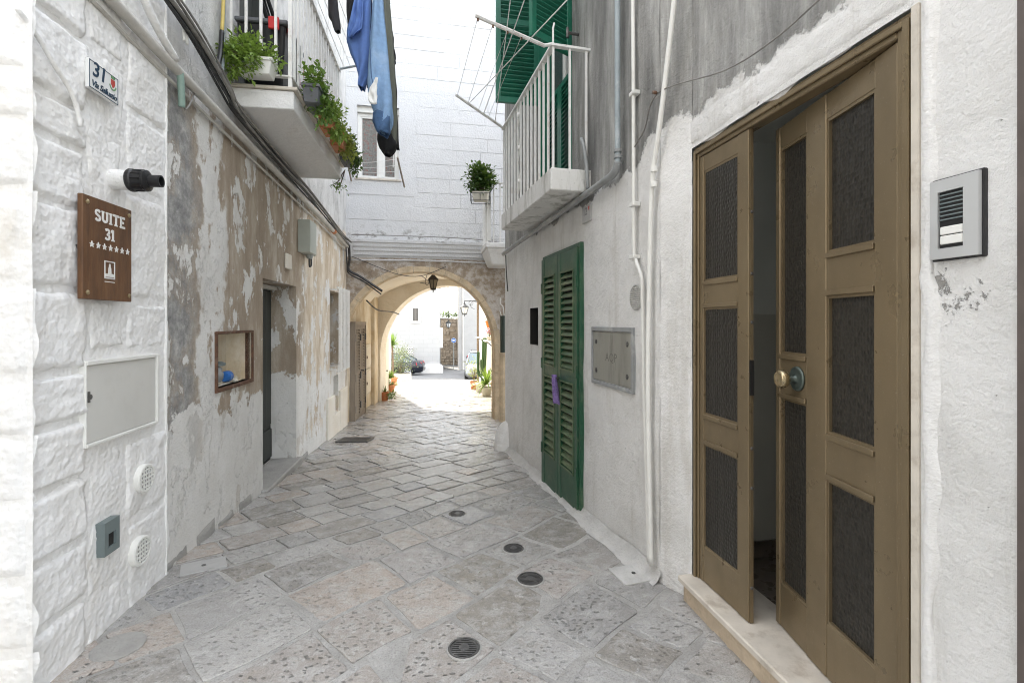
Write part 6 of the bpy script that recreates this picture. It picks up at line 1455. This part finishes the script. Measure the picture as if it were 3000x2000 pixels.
# ------------------------------------------------------------------ little square: lamps, sign
def z6(x, y): return (950+x/2.613)/1.2755, (750+y/2.613)/1.2755
lc = at(1066.5, 727, 20.7)
t = thing('street_lamp', 'wall lantern on a scrolled iron bracket above the parked cars', 'lamp', lc); lantern(t, lc, .66, M['lamp_iron'], M['lamp_glass'], .30)
wx = CWF.P(CWF.sy(20.8), 0).x
b = MB(); zb_ = lc.z+.66; b.tube([V((lc.x, lc.y, zb_-.04)), V((lc.x, lc.y, zb_+.02)), V((wx, 20.8, zb_+.02))], .018, 6); mk('bracket', b, M['lamp_iron'], t)
b = MB(); b.tube([V((wx-.02-.16+.16*math.cos(rad(a_)), 20.78, zb_-.16+.16*math.sin(rad(a_)))) for a_ in range(0, 300, 25)], .012, 5).tube([V((lc.x+.28+.09*math.cos(rad(a_)), 20.75, zb_-.08+.09*math.sin(rad(a_)))) for a_ in range(90, 400, 30)], .010, 5); mk('scroll', b, M['lamp_iron'], t)
lc = at(1030, 755, 38)
t = thing('street_lamp', 'small distant wall lantern in front of the rubble wall', 'lamp', lc); lantern(t, lc, .74, M['lamp_iron'], M['lamp_glass'], .32)
b = MB(); b.tube([lc+V((0,0,.70)), lc+V((0,0,.80)), lc+V((-.75,0,.80))], .03, 6); mk('bracket', b, M['lamp_iron'], t)
sc_ = at(1042, 781.5, 37.4); t = thing('road_sign', 'round blue road sign with a white left arrow', 'road sign', V((sc_.x, sc_.y, G(37.4))))
b = MB(); b.lathe(sc_, (0,-1,0), [(.19, 0), (.19, .02)], 24); mk('disc', b, M['sign_blue'], t)
b = MB(); b.lathe(sc_+V((0,-.021,0)), (0,-1,0), [(.19, 0), (.19, .004), (.172, .004), (.172, 0)], 24, caps=False); mk('border', b, M['letter_white'], t)
b = MB(); b.prism(lambda x, y, z: V((sc_.x+x, sc_.y-.021-z, sc_.z+y)), [(-.13, 0), (-.02, .10), (-.02, .035), (.13, .035), (.13, -.035), (-.02, -.035), (-.02, -.10)], 0, .006); mk('arrow', b, M['letter_white'], t)
b = MB(); b.tube([V((sc_.x, sc_.y+.04, G(37.4))), V((sc_.x, sc_.y+.04, sc_.z+.2))], .03, 8); mk('post', b, M['grey_plastic'], t)
# ------------------------------------------------------------------ cars
def car(name, label, loc, heading, L_, W_, H_, paint, kind='sedan', rear_lamp=True):
    t = thing(name, label, 'car', loc); c_, s_ = math.cos(heading), math.sin(heading); hw = W_/2
    def T(x, y, z): return V((loc[0]+x*c_-y*s_, loc[1]+x*s_+y*c_, loc[2]+z))
    if kind == 'sedan': prof = [(-.50,.30,.62), (-.49,.25,.78), (-.45,.22,.90), (-.36,.20,.93), (-.30,.20,.93), (.14,.20,.90), (.20,.20,.88), (.38,.20,.78), (.46,.22,.68), (.50,.28,.52)]; gh = [(-.37,.93,.93), (-.22,.93,1.32), (-.08,.93,1.40), (.04,.92,1.38), (.22,.89,.89)]
    else: prof = [(-.50,.30,.62), (-.49,.25,.86), (-.47,.22,.95), (-.36,.20,.95), (-.30,.20,.95), (.14,.20,.93), (.22,.20,.90), (.38,.20,.82), (.46,.22,.72), (.50,.30,.55)]; gh = [(-.475,.94,.95), (-.38,.94,1.38), (-.2,.94,1.46), (.04,.93,1.42), (.24,.90,.91)]
    k = H_/(1.42 if kind == 'sedan' else 1.48)
    b = MB(); vs = []; m = 9
    for x, z0, z1 in prof:
        tp = .86 if abs(x) > .48 else (.95 if abs(x) > .4 else 1.0)
        for yy, zz in ((-.82,z0),(-.97,z0+.12),(-1,(z0+z1)/2),(-.95,z1-.06),(-.80,z1),(0,z1+.015),(.80,z1),(.95,z1-.06),(1,(z0+z1)/2),(.97,z0+.12),(.82,z0)): vs.append(T(x*L_, yy*hw*tp, zz*k))
    n = 11; fs = [(i*n+j, i*n+(j+1) % n, (i+1)*n+(j+1) % n, (i+1)*n+j) for i in range(len(prof)-1) for j in range(n)]+[tuple(range(n)), tuple(range((len(prof)-1)*n, len(prof)*n))]
    b.add(vs, fs); mk('body', b, paint, t, smooth=True)
    b = MB(); vs = []
    for x, z0, z1 in gh:
        w1 = hw*(.92 if z1 == z0 else .74)
        for yy, zz in ((-.93*hw, z0-.03), (-w1, z1), (w1, z1), (.93*hw, z0-.03)): vs.append(T(x*L_, yy, zz*k))
    fs = [(i*4+j, i*4+j+1, (i+1)*4+j+1, (i+1)*4+j) for i in range(len(gh)-1) for j in range(3)]; b.add(vs, fs); mk('windows', b, M['car_glass'], t)
    b = MB(); r_ = gh[1:4]; vs = []
    for x, z0, z1 in r_:
        for yy, dz in ((-.76, 0), (0, .03), (.76, 0)): vs.append(T(x*L_, yy*hw, z1*k+.006+dz))
    b.add(vs, [(i*3+j, i*3+j+1, (i+1)*3+j+1, (i+1)*3+j) for i in range(2) for j in range(2)]); mk('roof', b, paint, t, solid=.02)
    for sg in (-1, 1):
        for xs_ in ((gh[0][0], gh[0][1], gh[1][0], gh[1][2]), (gh[4][0], gh[4][1], gh[3][0], gh[3][2]), (gh[2][0]+.02, gh[2][1], gh[2][0], gh[2][2])):
            b = MB(); b.tube([T(xs_[0]*L_, sg*hw*.92, xs_[1]*k), T(xs_[2]*L_, sg*hw*.755, xs_[3]*k)], .035, 5); mk('pillar', b, paint, t)
        for x in (-.30, .33):
            ax_ = (T(0, sg, 0)-T(0, 0, 0)).normalized(); ctr = T(x*L_, sg*(hw-.19), .31)
            b = MB(); b.lathe(ctr, ax_, [(.20, 0), (.315, .02), (.32, .10), (.315, .19), (.22, .205), (.21, .18)], 22); wh_ = mk('wheel', b, M['tyre'], t)
            b = MB(); b.lathe(ctr+ax_*.17, ax_, [(.215, 0), (.215, .025), (.19, .02), (.19, .0)], 22, caps=False)
            b.lathe(ctr+ax_*.17, ax_, [(.05, 0), (.05, .03), (.02, .035)], 10)
            up_ = V((0,0,1)); fw_ = ax_.cross(up_)
            for q in range(7): d = up_*math.cos(q*2*math.pi/7)+fw_*math.sin(q*2*math.pi/7); b.tube([ctr+ax_*.185+d*.04, ctr+ax_*.185+d*.2], .022, 4)
            mk('rim', b, M['rim'], wh_)
        b = MB(); x0 = -.492*L_; z0 = .70 if kind == 'sedan' else .75; h_ = .16 if kind == 'sedan' else .42
        b.hexa([T(x0-.02, sg*hw*.55, z0*k), T(x0+.30, sg*hw*.985, z0*k), T(x0+.30, sg*hw*.9, z0*k), T(x0+.05, sg*hw*.5, z0*k), T(x0+.03, sg*hw*.55, (z0+h_)*k), T(x0+.34, sg*hw*.97, (z0+h_)*k), T(x0+.34, sg*hw*.88, (z0+h_)*k), T(x0+.10, sg*hw*.5, (z0+h_)*k)]); mk('tail_light', b, M['red'], t)
        b = MB(); x0 = .47*L_; b.hexa([T(x0, sg*hw*.5, .58*k), T(x0-.20, sg*hw*.93, .60*k), T(x0-.22, sg*hw*.85, .60*k), T(x0-.1, sg*hw*.5, .58*k), T(x0-.02, sg*hw*.5, .70*k), T(x0-.24, sg*hw*.92, .76*k), T(x0-.26, sg*hw*.84, .76*k), T(x0-.12, sg*hw*.5, .70*k)]); mk('headlight', b, M['lamp_glass'], t)
        b = MB(); b.hexa([T(.16*L_, sg*hw*.98, .93*k), T(.16*L_, sg*hw*1.13, .93*k), T(.19*L_, sg*hw*1.11, .93*k), T(.19*L_, sg*hw*.98, .93*k), T(.16*L_, sg*hw*.98, 1.05*k), T(.16*L_, sg*hw*1.13, 1.05*k), T(.19*L_, sg*hw*1.11, 1.04*k), T(.19*L_, sg*hw*.98, 1.04*k)]); mk('mirror', b, paint, t)
    b = MB(); x0 = .5*L_; b.box(None, 0, .001, 0, .001, 0, .001); b = MB(); b.hexa([T(x0-.02, -.3*hw, .36*k), T(x0-.02, .3*hw, .36*k), T(x0-.06, .3*hw, .36*k), T(x0-.06, -.3*hw, .36*k), T(x0+.01, -.3*hw, .50*k), T(x0+.01, .3*hw, .50*k), T(x0-.06, .3*hw, .50*k), T(x0-.06, -.3*hw, .50*k)]); mk('grille', b, M['black'], t)
    return t
car('parked_car', 'dark blue sedan parked beyond the arch behind the potted plants', (-8.0, 31.6, G(31.6)), math.pi+.02, 4.45, 1.76, 1.44, M['car_dark'])
car('parked_car', 'pale silver hatchback parked facing the arch on the right', (-1.75, 27.0, G(27)), -math.pi/2+.06, 3.9, 1.66, 1.46, M['car_silver'], 'hatch')
car('parked_car', 'black estate car with tall red tail light behind the silver car', (-1.95, 31.4, G(31.4)), math.pi/2+.1, 4.3, 1.78, 1.68, M['car_black'], 'hatch')
# ------------------------------------------------------------------ pots in the square
def blades(mb, c, n, l, w_, r, spread=1.0, droop=.5):
    for k in range(n):
        an = r.uniform(0, 2*math.pi); el = r.uniform(.15, 1.45)*spread; d = V((math.cos(an)*math.sin(el), math.sin(an)*math.sin(el), math.cos(el))); ll = l*r.uniform(.7, 1.1)
        sdv = V((-math.sin(an), math.cos(an), 0)); pts = []
        for i in range(5):
            f = i/4; p = c+d*ll*f+V((0, 0, -droop*ll*f*f*math.sin(el))); ww = w_*(1-f**2.2)*.5+.001; pts += [p-sdv*ww, p+V((0,0,-ww*.4)), p+sdv*ww]
        mb.add(pts, [(i*3+j, i*3+j+1, i*3+j+4, i*3+j+3) for i in range(4) for j in range(2)])
rq = random.Random(4)
def gp(x, y): u, v = z6(x, y); return ground_at(u, v)
def blade_plant(name, label, c, pot, bl, leafmat, trunk=None, extra=None):
    t = thing(name, label, 'plant', c)
    if pot: round_pot(c, *pot)(t)
    if trunk: b = MB(); b.tube([c+V((0,0,pot[2]*.85 if pot else 0)), c+V((.02,0,trunk*.5)), c+V((-.01,0,trunk))], [.05, .04, .035], 8); mk('trunk', b, M['bark'], t)
    mb = MB()
    for off, n, l, w_, sp, dr_ in bl: blades(mb, c+V(off), n, l, w_, rq, sp, dr_)
    mk('leaves', mb, M[leafmat], t)
    if extra:
        mb, stm = MB(), MB(); bush(mb, stm, c+V(extra[0]), *extra[1:7], rq, clumps=8); mk('foliage', mb, M[extra[7]], t)
    return t
c = gp(463, 1108)
blade_plant('potted_plant', 'ribbed terracotta pot with dark leafy plant, nearest on the left under the arch', c, (.075, .095, .24, 'terracotta'), [((0,0,.22), 12, .22, .03, .8, .4)], 'leaf_dark', None, ((.14,0,.16), .10, .08, .09, 120, .07, .04, 'leaf_mid'))
c = gp(507, 1043)
blade_plant('potted_plant', 'wide terracotta pot with spiky green dracaena on the left', c, (.10, .155, .26, 'terracotta'), [((0,0,.45), 34, .42, .045, .9, .3), ((-.1,.05,.35), 20, .34, .04, 1.0, .4)], 'leaf_light', None, ((.0,0,.28), .17, .15, .05, 160, .06, .035, 'leaf_mid'))
c = ground_at(887+6, 882); c = V((z6(522, 0)[0]-CX, 0, 0))*0+V(((z6(522,0)[0]-CX)/F*19.5, 19.5, G(19.5)))
blade_plant('yucca', 'tall yucca with a spiky crown on a bare trunk at the left', c, (.16, .2, .34, 'terracotta'), [((-.01,0,1.62), 70, .62, .05, 1.1, .25)], 'leaf_mid', 1.66)
c = V(((z6(580,0)[0]-CX)/F*23.5, 23.5, G(23.5)))
def bx(t):
    b = MB(); b.wbox(c.x-.45, c.x+.5, c.y-.25, c.y+.25, c.z, c.z+.36); mk('planter', b, M['pot_pale'], t, bevel=.02)
    b = MB(); b.wbox(c.x-.41, c.x+.46, c.y-.21, c.y+.21, c.z+.355, c.z+.372); mk('soil', b, M['soil'], t)
plant('olive_bush', 'round grey green olive bush in a stone planter before the sedan', bx, c, 'leaf_olive', [(c+V((0,0,1.0)), .50, .40, .52, 1500, .10, .035, dict(base=c+V((0,0,.36)), clumps=26))])
c = gp(1285, 1072)
blade_plant('potted_agave', 'agave with long arching leaves in a white pot beside the arch pier', c+V((-.16,-.05,0)), (.12, .15, .28, 'pot_pale'), [((0,0,.36), 46, .62, .06, 1.05, .55)], 'leaf_light')
b_ = c+V((.12,.25,0)); blade_plant('potted_plant', 'terracotta pot with dark stiff leaves behind the agave', b_, (.14, .17, .36, 'terracotta'), [((0,0,.36), 14, .75, .05, .75, .2)], 'leaf_dark')
c = gp(1203, 1043); t = thing('potted_cactus', 'tall branching column cactus in a square pale pot', 'cactus', c)
b = MB(); b.hexa([c+V(v) for v in ((-.13,-.13,0),(.13,-.13,0),(.13,.13,0),(-.13,.13,0),(-.18,-.18,.30),(.18,-.18,.30),(.18,.18,.30),(-.18,.18,.30))]); mk('pot', b, M['pot_pale'], t, bevel=.015)
for nm, pts, r_ in (('stem', [(.07,.05,.28),(.08,.05,1.0),(.10,.05,1.72)], .085), ('arm', [(.0,.02,.5),(-.10,.02,.66),(-.10,.02,1.3)], .05), ('arm', [(.06,-.06,.28),(.02,-.08,.7),(.01,-.08,1.05)], .055)):
    b = MB(); pp = sm_path([c+V(p) for p in pts], 8); n = 14; b.tube(pp+[pp[-1]+V((0,0,r_*.6))], [r_]*len(pp)+[r_*.35], n)
    for i, v in enumerate(b.v):
        if i % 2 == 0: j = min(i//n, len(pp)-1); b.v[i] = pp[j]+(v-pp[j])*.74 if j < len(pp) else v
    mk(nm, b, M['cactus'], t)
c = gp(1146, 1020)
plant('potted_shrub', 'terracotta pot with sparse yellow green shrub by the silver car', round_pot(c, .11, .14, .30, 'terracotta'), c, 'leaf_yellow', [(c+V((0,0,.72)), .26, .22, .30, 330, .07, .035, dict(base=c+V((0,0,.28)), clumps=14))])
def wshelf(y, z, w_, label):
    t = thing('wall_shelf', label, 'shelf', CWF.P(CWF.sy(y), z, .15)); b = MB(); b.box(CWF, CWF.sy(y)-w_/2, CWF.sy(y)+w_/2, z, z+.03, 0, .34); mk('board', b, M['white_plastic'], t, bevel=.004)
    for q in (-.3, .3): b = MB(); b.tube([CWF.P(CWF.sy(y)+q*w_, z-.2, .01), CWF.P(CWF.sy(y)+q*w_, z, .28)], .012, 5); mk('bracket', b, M['lamp_iron'], t)
    return t
wshelf(17.4, .94, .8, 'farther white shelf on the sunlit wall behind the cactus'); wshelf(14.6, .92, .7, 'nearer white shelf with pink flowers on the sunlit wall')
c = CWF.P(CWF.sy(14.6), .951, .18)
plant('flower_pot', 'small pot of pink flowers on the nearer white shelf', round_pot(c, .06, .08, .12, 'pot_pale'), c, 'leaf_mid', [(c+V((0,0,.2)), .09, .09, .08, 90, .05, .03, dict(base=c+V((0,0,.1)), clumps=6))])
fl_ = MB(); 
for k in range(26): p = c+V((rq.gauss(0,.06), rq.gauss(0,.06), .30+rq.gauss(0,.05))); [leafq(fl_, p, rvec(rq), V((0,0,1)), .05, .04) for _ in range(3)]
fo = mk('blossom', fl_, plain('pink petals', (.60,.08,.17), .6), bpy.data.objects['flower_pot'])
c = CWF.P(CWF.sy(15.4), 1.32, .10)
plant('wall_pot', 'orange half pot hung high on the sunlit wall', round_pot(c, .08, .13, .22, 'orange'), c, 'leaf_olive', [(c+V((0,0,.25)), .08, .08, .05, 60, .05, .03, dict(base=c+V((0,0,.2)), clumps=5))])
# greenery on top of the rubble wall
g = MB(); gs = MB(); bush(g, gs, V((-6.2, 47.5, 2.15)), 2.6, .3, .35, 2200, .22, .09, rq, clumps=60)
o = mk('ivy', g, M['leaf_mid']); tag(o, 'green creeper spilling along the top of the rubble wall', 'ivy', kind='stuff')
b = MB(); b.tube([V((-6.2, 47.3, 1.9)), V((-6.2, 47.3, 2.9))], .03, 6); tag(mk('aerial', b, M['lamp_iron']), 'thin mast rising behind the rubble wall greenery', 'mast')
